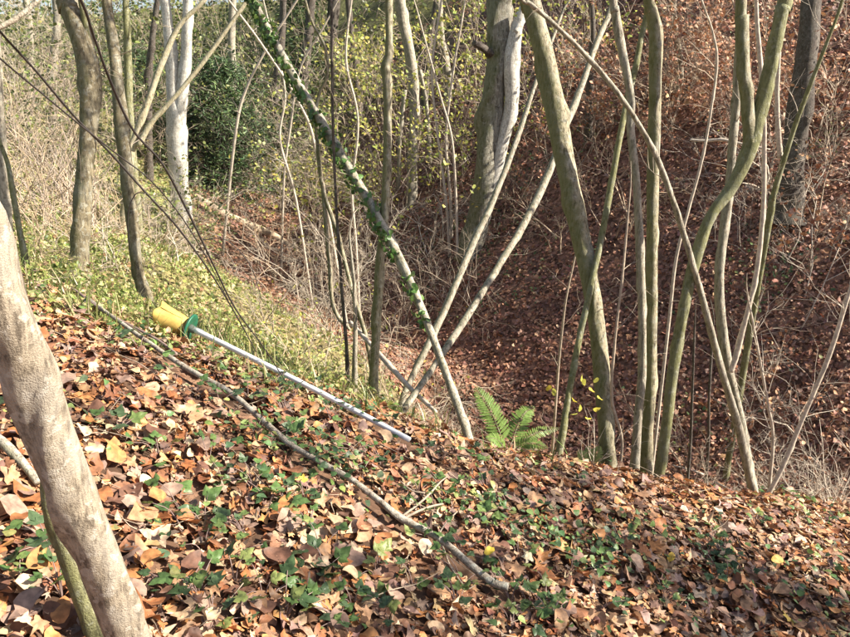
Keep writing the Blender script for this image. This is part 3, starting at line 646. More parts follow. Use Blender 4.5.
tree('tree', 'pale grey trunk behind the fork bending towards the slope edge',
     [(738,55,8),(736,100,8.5),(733,140,9),(729,190,10),(724,230,10),(719,280,10),(722,330,10.5),(730,375,11),(740,420,10.5),(748,465,10.5),(754,498,12)], 4.75, 5.1, M_GREY, ext=3.5, seed=24, tw=3,
     forks=[dict(pts=[(756,-8,4.5),(760,60,5),(764,112,4.6),(764,170,5),(763,212,5.2),(757,270,5.4),(748,310,5.6),(737,352,6.5),(731,372,6)], Y0=4.78, Y1=5.0, mat=M_TWIGP, ext=2.5, label='thin pinkish side stem rising to the top edge', sides=8)])
tree('sapling', 'small mossy Y shaped sapling left of the dark trunk at the right',
     [(840,8,3.5),(826,45,4),(800,112,5),(788,147,6),(780,172,6),(773,198,6),(768,225,7)], 8.2, 8.0, M_MOSSY, ext=1.0, seed=25, crown=8, tw=8, twig=M_TWIGP,
     forks=[dict(pts=[(779,52,4),(777,90,5),(778,130,5.5),(780,158,5.5)], Y0=8.2, Y1=8.2, mat=M_TWIGP)])
tree('tree', 'dark thick trunk standing on the far bank at the right', [(812,-10,20),(808,40,22),(800,100,23),(795,150,24),(790,192,29)], 11.6, 12.0, M_DARK, ext=4.5, seed=26, sides=14)
tree('sapling', 'pale thin stem slanting up to the right picture edge', [(856,272,4.5),(848,297,4.6),(831,350,5),(815,390,5),(800,425,5.2),(781,470,5.4),(764,502,6)], 4.5, 4.6, M_TWIGP, ext=1.2, seed=27, crown=6, tw=14, twig=M_TWIGP)
tree('sapling', 'thin crooked twiggy sapling right of the slope edge trunks', [(752,318,2.4),(757,345,2.8),(762,372,3),(768,405,3),(773,440,3.2),(768,500,4)], 4.6, 4.6, M_TWIGP, ext=0, seed=28, tw=16, twig=M_TWIGP)
tree('sapling', 'thin whippy pale sapling left of the mossy fork', [(700,-5,2),(712,30,2.4),(717,62,2.6),(711,110,3),(702,160,3),(688,212,3.2),(676,260,3.4),(668,330,3.4)], 5.4, 5.6, M_TWIGP, ext=.8, seed=29, crown=6, tw=7)
tree('sapling', 'thin leafless sapling left of the thick olive trunk foot', [(574,262,1.8),(566,300,2.2),(560,350,2.6),(556,400,3)], 6.0, 6.0, M_TWIG, ext=0, seed=30, tw=5)
tree('sapling', 'thin brown whip between the slim trunks', [(628,215,2),(622,280,2.6),(614,350,3),(612,400,3.2),(622,440,3),(618,478,3.4)], 4.2, 4.3, M_TWIG, ext=0, seed=31, tw=4)
tree('sapling', 'upright dark whip below the mossy trunk', [(694,345,2.6),(692,400,2.8),(690,450,3.2)], 6.4, 6.4, M_DARK, ext=0, seed=32)
tree('sapling', 'dark whip just left of the slope edge trunks', [(712,345,2.6),(709,400,2.8),(708,450,3)], 6.6, 6.6, M_DARK, ext=0, seed=33)
# far trunks on the slopes behind
FAR = [(330,-10,14,40,60,150,'dark far trunk behind the crooked sapling',M_DARK),(590,-10,7,16,16,90,'thin far stem above the grey leaning pole',M_DARK),(680,-10,6,15.5,15.5,70,'thin far stem between the straight trunk and the mossy fork',M_GREY),
       (450,-10,9,24,24,110,'slender far stem left of the massive old trunk',M_GREY),(300,-10,11,36,36,120,'dim far trunk above the gully',M_DARK),(275,-10,8,33,33,110,'dim thin far trunk left of the ivy trunk top',M_DARK),
       (232,-10,9,30,30,100,'far trunk behind the dark conifer',M_GREY),(52,-10,9,17,17,90,'brown far trunk behind the dead canes',M_GREY),(30,-10,8,22,22,90,'grey far trunk near the top left corner',M_GREY),(148,-10,7,20,20,90,'dark far stem left of the twin pale trunk',M_DARK),
       (425,-10,7,26,26,90,'faint far stem right of the mottled tree',M_DARK),(358,-10,8,30,30,110,'faint far trunk left of the olive trunk',M_DARK)]
for i, (px, py, w_, Ya, Yb, pb, lab, mt) in enumerate(FAR):
    rr = np.random.default_rng(i); dx = rr.uniform(-14, 14)
    tree('tree', lab, [(px+dx, -10, w_*.8), (px+dx*.6+rr.uniform(-3, 3), pb*.35, w_*.9), (px+dx*.2, pb*.7, w_), (px, pb, w_*1.2)], Ya, Ya, mt, ext=5, seed=50+i, group='trunks far back on the slopes', crown=16)
# ivy on the leaning trunk
rng = np.random.default_rng(77); P, r = traced(T8, 3.75, 6.2); Q = catmull(P, 8); rq = np.interp(np.linspace(0, len(r)-1, len(Q)), np.arange(len(r)), r)
t_ = rng.beta(1.6, 1.1, 760); t_ = t_[(t_ > .2)&(t_ < .98)]*(len(Q)-2); clump = vnoise(t_*.16, t_*0+.5, 5) > .42; t_ = t_[clump]; i = t_.astype(int)
ang = rng.normal(-.3, 1.1, len(i)); T_ = Q[i+1]-Q[i]; T_ /= np.linalg.norm(T_, axis=1, keepdims=True)
rt_ = np.cross(T_, [0, 1, 0]); rt_ /= np.linalg.norm(rt_, axis=1, keepdims=True); bk = np.cross(rt_, T_)
out = rt_*np.cos(ang)[:, None]+bk*np.sin(ang)[:, None]
HEART = [leaf_proto('heart', np.random.default_rng(60+k), .25, False) for k in range(4)]
Pi = Q[i]+(Q[i+1]-Q[i])*(t_-i)[:, None]+out*(rq[i]+rng.uniform(.005, .04, len(i)))[:, None]
V, F, Cc = inst(HEART, rng.integers(0, 4, len(i)), frames(out+rng.normal(0, .5, out.shape), rng.uniform(0, 6.28, len(i)), rng.uniform(.022, .05, len(i))), Pi, palette(len(i), rng, np.array([(.10,.19,.05),(.16,.25,.07),(.07,.13,.04)]), np.array([.4,.3,.3])))
o = link('ivy', mesh('ivy', V, F, M_GREEN, Cc), ivy_tree); o['kind'] = 'stuff'; o['label'] = 'glossy green ivy leaves climbing the leaning trunk'
# ---------------------------------------------------------------- shrubs and thickets
def shrub(name, label, px, py, Y, h, nst, spread, twig, leafspec=None, seed=0, levels=3, per=4, r0=.010, droop=0.02, cat='shrub', group=None, lean=(0, 0)):
    rng = np.random.default_rng(300+seed)
    p = at(px, py, Y) if Y else hit(px, py); g = float(H(p[0], p[1])); base = np.array([p[0], p[1], g])
    root = empty(name, base, label, cat, group)
    az = rng.uniform(0, 6.28, nst); tl = np.abs(rng.normal(0, spread, nst))
    D = np.stack([np.cos(az)*np.sin(tl)+lean[0], np.sin(az)*np.sin(tl)+lean[1], np.cos(tl)], 1)
    S = base+np.stack([rng.normal(0, .12*h, nst), rng.normal(0, .12*h, nst), np.zeros(nst)], 1); S[:, 2] = H(S[:, 0], S[:, 1])-.05
    V, F, sp, sd = spray(S, D, h*rng.uniform(.6, 1.1, nst), np.full(nst, r0)*rng.uniform(.6, 1.2, nst), rng, levels, per, .75, droop, .08, .48)
    link('stem', mesh('stem', V, F, twig), root)['kind'] = 'stuff'
    if leafspec: foliage(root, sp, sd, leafspec, rng, M_GREEN if leafspec[2] is not COP[0] else M_DRY)
    return root
shrub('bare_shrub', 'tangle of pale bare twigs hanging over the dark gully', 318, 335, 9.0, 1.6, 8, .6, M_TWIGP, (60, .05, *YEL), 1, r0=.009)
shrub('bare_shrub', 'twiggy shrub with tiny yellow leaves left of the crooked sapling', 310, 345, 6.4, .9, 9, .6, M_TWIGP, (180, .035, *YEL), 2, r0=.006)
shrub('bare_shrub', 'arching bare shrub at the foot of the massive old trunk', 452, 240, 13.2, 2.0, 9, .8, M_TWIG, None, 3, r0=.014, droop=.06)
shrub('bare_shrub', 'low tangle of dry twigs behind the crossing poles', 425, 395, 5.4, .55, 14, .8, M_TWIGP, None, 4, r0=.005)
shrub('bare_shrub', 'dense pale thorny thicket at the right edge of the slope', 838, 492, 5.1, .8, 20, .8, M_TWIGP, None, 5, r0=.009)
shrub('bare_shrub', 'small pale twig thicket left of the right edge thicket', 795, 490, 5.4, .6, 10, .8, M_TWIGP, None, 6, r0=.008)
shrub('beech_sapling', 'sapling holding copper leaves at the right picture edge', 855, 330, 7.0, 1.5, 8, .8, M_TWIGP, (420, .062, *COP), 7, r0=.010)
shrub('beech_sapling', 'copper leaved sapling in front of the dark thick trunk', 795, 265, 8.8, 1.5, 8, .75, M_TWIGP, (420, .062, *COP), 8, r0=.009)
shrub('beech_sapling', 'tall copper leaved sapling at the top right corner', 835, 190, 10.0, 2.8, 9, .6, M_TWIGP, (800, .075, *COP), 9, r0=.014)
shrub('beech_sapling', 'copper leaved bush above the mossy fork', 735, 120, 13.4, 2.0, 8, .6, M_TWIG, (800, .085, *COP), 10, r0=.012)
shrub('beech_sapling', 'copper leaved bush behind the straight upright trunk', 672, 110, 14.6, 2.2, 8, .6, M_TWIG, (800, .09, *COP), 11, r0=.012)
shrub('beech_sapling', 'copper leaved bush between the olive trunk and slim grey trunk', 590, 120, 15.6, 2.2, 8, .6, M_TWIG, (650, .09, *COP), 12, r0=.012)
for i, (px, py, Y, nl, lab) in enumerate([(630,60,16,700,'copper bush at the top above the slim grey trunk'),(700,40,15.5,800,'copper bush at the top above the thin whippy sapling'),(770,60,13.8,700,'copper bush at the top right of the mossy fork'),(830,60,12.8,700,'copper bush at the top right edge'),(560,70,18,500,'copper bush behind the olive trunk top')]):
    shrub('beech_sapling', lab, px, py, Y, 2.0, 9, .65, M_TWIG, (nl, .085, *COP), 160+i, levels=2, per=6, r0=.013, group='copper leaved bushes on the upper far bank')
shrub('bare_shrub', 'leafless twig bush low on the far bank right of the mossy trunk', 760, 150, 11.5, 1.3, 8, .7, M_TWIGP, None, 13, r0=.008)
BT = [(335,290,8.5,1.3,10,'dense pale twig tangle behind the crooked sapling'),(395,250,13.5,1.6,9,'bare twig thicket right of the olive trunk'),
      (345,235,15.0,1.8,9,'grey twig thicket between the ivy trunk and olive trunk'),(430,215,15.5,1.7,9,'dry twig thicket left of the massive trunk foot'),(520,215,15,1.3,7,'dry twigs right of the massive trunk'),(395,350,6.2,.8,10,'low pale bramble twigs beside the olive trunk foot'),
      (445,360,6.0,.7,8,'low bare twigs under the crossing poles'),(700,330,8.6,1.0,6,'thin bare twigs low on the far bank'),(780,420,7.2,.9,9,'bare twigs behind the slanting pale stem'),(830,400,6.6,.9,10,'pale bare shrub under the copper sapling at the right'),(690,480,5.0,.5,7,'small bare twigs below the mossy trunk'),(640,130,13,1.4,7,'bare twig bush between the slim trunks'),
      (180,250,9,.7,6,'small dry twig clump behind the slim dark trunk'),(270,330,7.4,.8,8,'pale arching twigs on the bank above the pole')]
BT += [(275,190,16,2.2,11,'grey bare shrub leaning over the gully from the right'),(318,175,15,2.4,10,'bare twig shrub under the ivy trunk'),(150,215,11,1.2,8,'sunlit bare twigs right of the slim dark trunk'),(40,235,7.5,.9,9,'sunlit bare twigs at the foot of the stout tree'),
       (110,240,7.5,.8,8,'dry pale twigs between the two left trunks'),(365,300,7,1.4,8,'thin pale twigs around the olive trunk'),(660,60,15,1.6,9,'bare twigs at the top behind the straight trunk'),(770,90,12.5,1.6,9,'bare twigs behind the pinkish side stem'),(840,110,11,1.5,9,'bare twigs at the upper right edge'),(560,210,13.5,1.2,8,'bare twigs left of the bright green stem')]
for i, (px, py, Y, h, ns, lab) in enumerate(BT):
    shrub('bare_shrub', lab, px, py, Y, h, ns, .85, [M_TWIGP, M_TWIG, M_STRAW][i % 3], (25, .045, *YEL) if i % 2 else None, 120+i, r0=.0013*Y, droop=.07)
YS = [(345,150,19,3.0,700,'yellow leaved shrub left of the olive trunk'),(312,120,21,3.2,600,'yellow green shrub above the gully'),(372,175,17.5,2.4,350,'sparse yellow shrub at the olive trunk'),
      (425,170,17,2.8,600,'yellow leaved shrub right of the mottled tree'),(455,150,18,3.4,700,'tall yellow leaved shrub left of the massive old trunk'),(540,150,16.4,2.6,420,'yellow shrub between the massive trunk and the olive trunk'),
      (400,130,23,3.6,700,'yellow green shrub behind the mottled tree'),(470,90,23,3.2,700,'far yellow shrub at the top centre'),(365,60,30,4.4,800,'far yellow green tree at the top centre left'),(570,80,19,2.6,400,'yellow shrub above the grey leaning pole')]
for i, (px, py, Y, h, nl, lab) in enumerate(YS):
    shrub('yellow_shrub', lab, px, py, Y, h, 9, .5, M_TWIG, (nl, .10*Y/18, *YEL), 20+i, levels=2, per=6, r0=.013*Y/17, group='yellow shrubs on the far slope')
LT = [(172,195,14,1.9,'light green bush at the foot of the twin pale trunk',M_TWIGP,900),(150,190,13,1.2,'low green bush right of the slim dark trunk',M_TWIGP,500),(250,60,38,5,'olive bush filling the slope above the conifer',M_TWIG,1500),(290,45,40,5.5,'dark olive bush above the gully head',M_TWIG,1500),(215,50,42,5.5,'olive bush left above the conifer',M_TWIG,1500),(262,95,31,3.6,'mixed olive bush just above the gully head',M_TWIG,1000),(320,85,29,3.6,'olive bush behind the ivy trunk',M_TWIG,1000),(180,40,48,6,'far olive bush above the crossing stems',M_TWIG,1500),(20,150,15,2.6,'sunlit pale twig bush at the left edge',M_STRAW,200),(60,160,14,2.2,'sunlit straw coloured bush behind the stout tree',M_STRAW,150),(105,150,17,2.4,'light green leaved bush between the left trunks',M_TWIGP,500),(285,150,26,2.6,'grey twig bush right of the dark conifer',M_TWIGP,350),
      (240,95,26,3.8,'pale grey twiggy tree above the dark conifer',M_TWIGP,400),(205,60,32,4.5,'light green tree behind the twin pale trunk',M_TWIGP,800),(285,75,30,4.2,'grey green twiggy tree at the top left centre',M_TWIGP,600),(15,60,28,4.0,'bright green bush in the top left corner',M_TWIGP,900),(60,50,34,4.5,'bright yellow green bush behind the stout tree top',M_TWIGP,800),(130,60,30,4.2,'dark green bush left of the twin pale trunk',M_TWIGP,800),
      (8,120,13,2.6,'green leaved bush at the left edge above the dead canes',M_TWIGP,700),(48,110,15,3.2,'tall light green bush behind the stout tree',M_TWIGP,900),(105,110,20,3.4,'olive bush right of the stout tree top',M_TWIG,700),(150,110,22,3.4,'tall olive bush behind the crossing pale stems',M_TWIG,800),(-20,60,20,4,'leafy bush cut by the top left corner',M_TWIGP,900),(30,20,60,10,'hazy tree at the top left skyline',M_TWIG,1600),(-30,20,50,9,'hazy tree beyond the left picture edge',M_TWIG,1500),(150,15,65,11,'hazy tree on the skyline behind the twin trunk',M_TWIG,1600),
      (330,20,45,7,'dark green far tree at the top centre left',M_TWIG,1400),(270,10,50,8,'deep green far tree near the ivy trunk top',M_TWIG,1400),(200,10,55,9,'dim green far tree above the twin trunk',M_TWIG,1400),(100,15,55,9,'hazy green far tree behind the slim dark trunk',M_TWIG,1300),(410,0,45,7,'far green tree at the top centre',M_TWIG,1300),(480,-20,38,6,'far yellow green tree above the massive trunk',M_TWIG,1200)]
GRN = ([(.16,.19,.055),(.10,.13,.045),(.27,.27,.09),(.07,.09,.035)], [.35,.3,.2,.15])
for i, (px, py, Y, h, lab, tw_, nl) in enumerate(LT):
    shrub('bush', lab, px, py, Y, h, 10, .5, tw_, (nl, .11*Y/20, *GRN), 40+i, levels=2, per=6, r0=.012*Y/17, group='bushes behind the left bank')
def canes(label, px, py, Y, n, h, seed, lean=(.35, 0)):
    rng = np.random.default_rng(500+seed); p = at(px, py, Y); base = np.array([p[0], p[1], float(H(p[0], p[1]))]); root = empty('dead_cane_clump', base, label, 'dead canes', 'clumps of dead canes on the left bank')
    S = base+rng.normal(0, .5, (n, 3))*np.array([1, .8, 0]); S[:, 2] = H(S[:, 0], S[:, 1])-.04
    D = np.stack([rng.normal(lean[0], .55, n), rng.normal(lean[1], .5, n), np.ones(n)], 1)
    V, F, sp, sd = spray(S, D, rng.uniform(.5, 1.1, n)*h, rng.uniform(.005, .010, n)*Y/8, rng, 1, 2, .5, .05, .0, .4)
    link('cane', mesh('cane', V, F, M_STALK if seed % 2 else M_STRAW), root)['kind'] = 'stuff'
for i, a in enumerate([('straw coloured dead canes at the far left edge', 10, 205, 9, 70, 1.3), ('straw coloured dead canes left of the stout tree', 45, 190, 10, 90, 1.6), ('dead canes behind the stout tree', 70, 170, 12, 80, 1.7), ('tall bleached canes near the top left corner', 30, 140, 15, 90, 2.2), ('bleached dead canes between the two left trunks', 108, 200, 9.5, 26, 1.0), ('low dead stalks on the bank below the dark conifer', 205, 225, 14, 30, .6), ('dry stalks around the crooked sapling', 330, 385, 5.4, 30, .6)]):
    canes(*a, seed=i, lean=(-.25 if i < 4 else .5, -.1))
# ---------------------------------------------------------------- conifer
NEEDLE = [leaf_proto('kite', np.random.default_rng(80+k), .3, False) for k in range(4)]
NEEDLE = [(v*np.array([.32, 1.15, 1]), f) for v, f in NEEDLE]
def conifer(label, px, py, Y, h, wid, seed, nb=120):
    rng = np.random.default_rng(700+seed); p = at(px, py, Y); base = np.array([p[0], p[1], float(H(p[0], p[1]))]); root = empty('conifer', base, label, 'conifer', 'dark conifers left of the gully')
    Pz = np.array([base+np.array([0, 0, -.1]), base+np.array([.03, 0, h*.5]), base+np.array([0, .05, h])]); link('trunk', MB().add(stem(Pz, np.array([.09, .06, .01])*h/3, 8)).mesh('trunk', M_DARK), root)
    t = rng.uniform(.03, .97, nb)**.9; az = rng.uniform(0, 6.28, nb); S = base+np.stack([0*t, 0*t, t*h], 1)
    L = wid*(1-t*.75)*rng.uniform(.35, 1.45, nb); D = np.stack([np.cos(az), np.sin(az), rng.normal(.2, .25, nb)], 1)
    V, F, sp, sd = spray(S, D, L, .012+.01*(1-t), rng, 2, 4, .7, .06, .0, .42)
    link('branch', mesh('branch', V, F, M_DARK), root)['kind'] = 'stuff'
    i = rng.integers(0, len(sp), 11000); d = sd[i]/np.linalg.norm(sd[i], axis=1, keepdims=True); pp = sp[i]+rng.normal(0, .035*wid, (11000, 3))
    col = palette(11000, rng, np.array([(.07,.12,.05),(.11,.17,.065),(.19,.25,.10),(.05,.08,.04)]), np.array([.35,.3,.15,.2]))
    V, F, Cc = inst(NEEDLE, rng.integers(0, 4, 11000), frames(rng.normal(0, .45, (11000, 3))+np.array([0, 0, .8]), rng.uniform(0, 6.28, 11000), rng.uniform(.06, .13, 11000)*wid*.8), pp, col)
    link('foliage', mesh('foliage', V, F, M_CONIFER, Cc), root)['kind'] = 'stuff'
conifer('dark green bushy conifer at the head of the gully', 226, 170, 23, 4.2, 2.1, 1, 170)
conifer('smaller dark conifer left of the bushy one', 196, 165, 24, 2.8, 1.3, 2, 90)
conifer('far dark conifer at the top left centre', 300, 60, 40, 5.5, 2.6, 3)
conifer('far dark conifer behind the twin pale trunk', 225, 70, 36, 5.0, 2.4, 4)
conifer('shadowy conifer behind the stout tree', 140, 90, 24, 3.4, 1.6, 5)

# unseen trees added past the right edge to cast dappled shade on both banks
RT = [(4.6,1.3,5.0,.06,'unseen slim bare tree added for shade beside the near slope beyond the right picture edge'),(7.4,1.7,7.6,.09,'unseen stout tree added for shade on the near bank beyond the right picture edge'),(8.6,-.8,7.0,.10,'unseen tall tree added for shade on the near bank behind the right picture edge'),(5.7,.1,4.6,.05,'unseen thin sapling added for shade beside the near slope beyond the right picture edge'),
      (10.5,7.2,5.0,.10,'unseen tall tree added for shade low on the far bank beyond the right picture edge'),(12.5,9.0,5.5,.11,'unseen broad tree added for shade on the far bank beyond the right picture edge'),(9.6,8.6,4.6,.08,'unseen slim tree added for shade on the far bank just beyond the right picture edge')]
for i, (tx, ty, h, r0, lab) in enumerate(RT):
    rng = np.random.default_rng(800+i); g = float(H(tx, ty)); root = empty('tree', (tx, ty, g), lab, 'tree', 'added shade trees beyond the right picture edge')
    P = np.array([(tx+rng.normal(0, .05*k), ty+rng.normal(0, .05*k), g-.1+h*k/6) for k in range(7)]); r = r0*np.array([1.2,1,.9,.78,.6,.4,.15])
    link('trunk', MB().add(stem(P, r, 12, .05, rng)).mesh('trunk', M_HAZEL), root)
    m = 22; t_ = rng.uniform(2.2, 6, m); k = np.minimum(t_.astype(int), 5); f_ = (t_-k)[:, None]; S = P[k]*(1-f_)+P[k+1]*f_
    D = side_dirs(P[k+1]-P[k], rng.normal(.95, .25, m), rng, .2)
    V, F, sp, sd = spray(S, D, rng.uniform(.5, 1.0, m)*h*.24, np.full(m, r0*.28), rng, 2, 6, .75, 0, .1, .5)
    link('crown', mesh('crown', V, F, M_TWIG), root)['kind'] = 'stuff'
    foliage(root, sp, sd, (900 if i == 1 else 380 if ty < 5 else 350, .085, *YEL), rng)
# ---------------------------------------------------------------- fallen wood
def on_ground(px, py, lift):
    p = hit(px, py); p[2] += lift; return p
def ground_stick(name, label, pts, lift=.03, mat=M_WOOD, twigs=(), sides=10, seed=0, pre=None):
    P = np.array([on_ground(a, b_, lift) for a, b_, w_ in pts]); r = []
    for p, (a, b_, w_) in zip(P, pts): r.append(w_*.5*np.linalg.norm(p-np.array([0, 0, CAMZ]))/FPX*.95)
    # straighten: a stiff stick does not follow every hollow
    t = np.linspace(0, 1, len(P)); 
    if pre: 
        z = np.polyval(np.polyfit(t, P[:, 2], pre), t); P[:, 2] = np.maximum(z, P[:, 2]-.01)
    rng = np.random.default_rng(900+seed); mid = P[len(P)//2].copy(); mid[2] -= lift
    root = empty(name, mid, label, 'fallen branch')
    link('stick', MB().add(stem(P, np.array(r), sides, .05, rng)).mesh('stick', mat), root)
    for k, tw in enumerate(twigs):
        Q = np.array([on_ground(a, b_, l_) for a, b_, w_, l_ in tw]); rr = np.array([w_*.5*np.linalg.norm(q_-np.array([0, 0, CAMZ]))/FPX for q_, (a, b_, w_, l_) in zip(Q, tw)])
        link('twig', MB().add(stem(Q, rr*.8, 6, 0, rng)).mesh('twig', M_TWIG), root)
    return root
ground_stick('fallen_stick', 'long grey fallen stick lying diagonally across the leaf slope',
    STICK_PX, .062, pre=5,
    twigs=[[(399,530,3,.05),(418,520,3,.07),(430,512,2.5,.09),(440,503,2,.10),(447,497,1.2,.10)],[(402,531,3.5,.05),(418,527,3.5,.07),(432,526,3,.09),(443,525,2.4,.10)],[(425,513,2,.09),(412,508,1.8,.08),(400,498,1.2,.08)],
           [(438,553,3,.05),(443,562,2.6,.06),(449,575,2.4,.05),(458,590,2,.05),(467,600,1.8,.05),(474,597,1.2,.05)],[(436,551,2.5,.05),(445,541,2,.08),(457,532,1.5,.10)]], seed=1)
ground_stick('fallen_stick', 'thin dark stick running under the yellow cup', STICK2_PX, .06, M_TWIGR, seed=2, sides=7)
ground_stick('fallen_stick', 'pale stick end poking out left of the leaning trunk', [(-20,438,8),(5,460,8),(25,480,8),(42,500,7)], .06, M_GREY, seed=3)
ground_stick('fallen_stick', 'short pale stick below the right hand trunks', [(735,500,2),(715,486,2.4),(700,478,2.6),(672,470,2)], .05, M_TWIGP, seed=5, sides=6)
def log(label, pts, Ya, Yb, mat, seed):
    P, r = traced(pts, Ya, Yb); z = P[:, 2]; mid = P[len(P)//2].copy(); mid[2] = float(H(mid[0], mid[1])); root = empty('fallen_log', mid, label, 'fallen branch')
    link('log', MB().add(stem(P, r, 10, .05, np.random.default_rng(seed))).mesh('log', mat), root)
log('pale fallen branch resting behind the olive trunk foot', [(350,322,6),(372,346,7),(390,366,8),(410,388,7.5),(424,401,7),(436,412,6)], 4.3, 5.6, M_TWIGP, 3)
ground_stick('fallen_log', 'rotten pale log lying along the gully edge', [(196,200,7),(222,214,8),(250,228,8),(275,240,7),(298,254,5)], .04, M_STRAW, seed=6, pre=1)
log('broken horizontal pale branch left of the mossy fork', [(690,140,3.5),(705,141,4),(722,140,5),(742,144,4),(770,150,3.5)], 9.0, 9.4, M_TWIGP, 5)
# ---------------------------------------------------------------- the pole with the yellow cup
M_WHITE = plain('white_pole', (.68,.68,.68), .6, .16, 22, .3); M_YEL = plain('yellow_plastic', (.47,.32,.085), .55, .28, 28, .3); M_DGREEN = plain('green_plastic', (.015,.11,.06), .45, .2, 35); M_FERR = plain('grey_plastic', (.10,.11,.10), .5, .2)
pts = POLE_PX[2:]
P = np.array([on_ground(a, b_, l_) for (a, b_), l_ in zip(pts, np.linspace(.10, .045, 7))]); A = P[0]; B = P[-1]
t = np.linspace(0, 1, len(P)); P = np.stack([np.polyval(np.polyfit(t, P[:, k], 2), t) for k in range(3)], 1)
for _ in range(3):
    gap = H(P[:, 0], P[:, 1])+.02-P[:, 2]; P[:, 2] += np.clip(gap.max(), 0, .1)*.5
tool = empty('cup_pole', P[3]-np.array([0, 0, .03]), 'white pole with a yellow plastic cup and green collar lying on the leaves', 'pole tool')
link('pole', MB().add(tube(catmull(P, 6), np.linspace(.0140, .0165, 37)[::-1], 16)).mesh('pole', M_WHITE), tool)
axd = (P[0]-P[1]); axd /= np.linalg.norm(axd); end = P[0]
cdir = at(148, 325, 0)*0; tgt = on_ground(146, 328, .105); cdir = tgt-end; cdir /= np.linalg.norm(cdir)
u_ = np.cross(cdir, [0, 0, 1]); u_ /= np.linalg.norm(u_); w_ = np.cross(u_, cdir)
def lathe(prof, seg=40, lobes=0, closed=False):
    V, F = [], []; a = np.arange(seg)*2*math.pi/seg
    for k, (s, rad, amp) in enumerate(prof):
        rr = rad*(1+amp*np.cos(a*lobes)) if lobes else np.full(seg, rad); ss = s+(amp*.10*np.cos(a*lobes) if lobes else 0*a)
        V.append(end+cdir*ss[:, None]+u_*(np.cos(a)*rr)[:, None]+w_*(np.sin(a)*rr)[:, None])
    j = np.arange(seg); j2 = (j+1) % seg
    for k in range(len(prof)-1):
        A_, B_ = k*seg, (k+1)*seg; F += [np.stack([A_+j, A_+j2, B_+j2], 1), np.stack([A_+j, B_+j2, B_+j], 1)]
    return np.concatenate(V), np.concatenate(F)
link('socket', MB().add(lathe([(-.05,.0001,0),(-.05,.019,0),(.0,.020,0),(.045,.030,0),(.045,.0001,0)])).mesh('socket', M_FERR), tool)
co = link('collar', MB().add(lathe([(.030,.022,0),(.026,.060,0),(.020,.084,0),(.026,.088,0),(.034,.085,0),(.044,.062,0),(.05,.022,0)])).mesh('collar', M_DGREEN), tool)
cup = link('cup', MB().add(lathe([(.046,.03,0),(.048,.046,0),(.062,.054,0),(.09,.061,0),(.13,.068,.008),(.17,.074,.02),(.20,.080,.04),(.222,.086,.07),(.226,.086,.08),(.224,.081,.07),(.19,.073,.03),(.13,.063,.008),(.09,.056,0),(.066,.03,0),(.064,.0005,0)], 64, 5)).mesh('cup', M_YEL), tool)
Q = np.array([end+cdir*s_+u_*rd*math.cos(2.0)+w_*rd*math.sin(2.0) for s_, rd in ((.05,.047),(.09,.0615),(.15,.071),(.21,.083))]); link('seam', MB().add(tube(Q, [.003,.0035,.0035,.002], 6)).mesh('seam', M_YEL), cup)
# ---------------------------------------------------------------- ferns
def fern(label, px, py, Y, fronds, seed=0, colr=(.17,.26,.06)):
    rng = np.random.default_rng(1000+seed); p = at(px, py, Y); base = np.array([p[0], p[1], float(H(p[0], p[1]))]); root = empty('fern', base, label, 'fern')
    base = base.copy(); base[2] = max(base[2], p[2]-.05)
    pv = np.array([(0,0,0),(.10,.25,.02),(.11,.5,.03),(.07,.8,.0),(0,1,-.04),(-.07,.8,.0),(-.11,.5,.03),(-.10,.25,.02),(0,.5,.0)]); pf = np.array([(0,1,8),(1,2,8),(2,3,8),(3,4,8),(4,5,8),(5,6,8),(6,7,8),(7,0,8)])
    pm = mesh('pinna', pv, pf, M_GREEN, np.repeat(np.array(colr)[None], len(pv), 0))
    for (tx, ty, dY, arch, wid) in fronds:
        tip = at(tx, ty, Y+dY); L = np.linalg.norm(tip-base); mid = (base+tip)/2+np.array([0, 0, arch*L])
        Q = catmull(np.array([base, mid, tip]), 12); fr = link('frond', MB().add(tube(Q, np.linspace(.0035, .001, len(Q)), 5)).mesh('frond', M_MOSSY), root)
        n = 24
        for k in range(n):
            s = .16+.82*k/(n-1); f = s*(len(Q)-1); i0 = min(int(f), len(Q)-2); q_ = Q[i0]+(Q[i0+1]-Q[i0])*(f-i0); T = Q[i0+1]-Q[i0]; T /= np.linalg.norm(T)
            viewd = np.array([0, 0, CAMZ])-q_; viewd /= np.linalg.norm(viewd); up = np.array([0, -.35, 1.0])*.6+viewd*.5
            sd_ = np.cross(T, up); sd_ /= np.linalg.norm(sd_); nn_ = np.cross(sd_, T)
            ln = wid*math.sin(math.pi*min(1, .16+.84*(s**.75)))**.8*rng.uniform(.85, 1.1)+.006
            for sg in (-1, 1):
                yv = sd_*sg*.92+T*.42-nn_*.12+rng.normal(0, .05, 3); yv /= np.linalg.norm(yv); zv = nn_-yv*nn_.dot(yv); zv /= np.linalg.norm(zv); xv = np.cross(yv, zv)
                o = bpy.data.objects.new('pinna', pm); C.objects.link(o); o.parent = fr
                m4 = Matrix.Identity(4)
                for a in range(3):
                    m4[a][0] = float(xv[a]*ln*.95); m4[a][1] = float(yv[a]*ln); m4[a][2] = float(zv[a]*ln); m4[a][3] = float(q_[a])
                o.matrix_local = m4
fern('bright green fern at the edge of the slope', 508, 446, 3.95, [(474,385,.10,.10,.085),(534,406,.25,.22,.075),(560,428,.2,.12,.05),(486,438,-.15,.15,.05),(548,448,-.1,.2,.05)], 1)
fern('small pale green fern at the foot of the thick olive trunk', 590, 474, 4.15, [(578,450,.05,.1,.045),(600,446,.05,.1,.05),(588,446,.1,.1,.05)], 2, (.30,.36,.12))
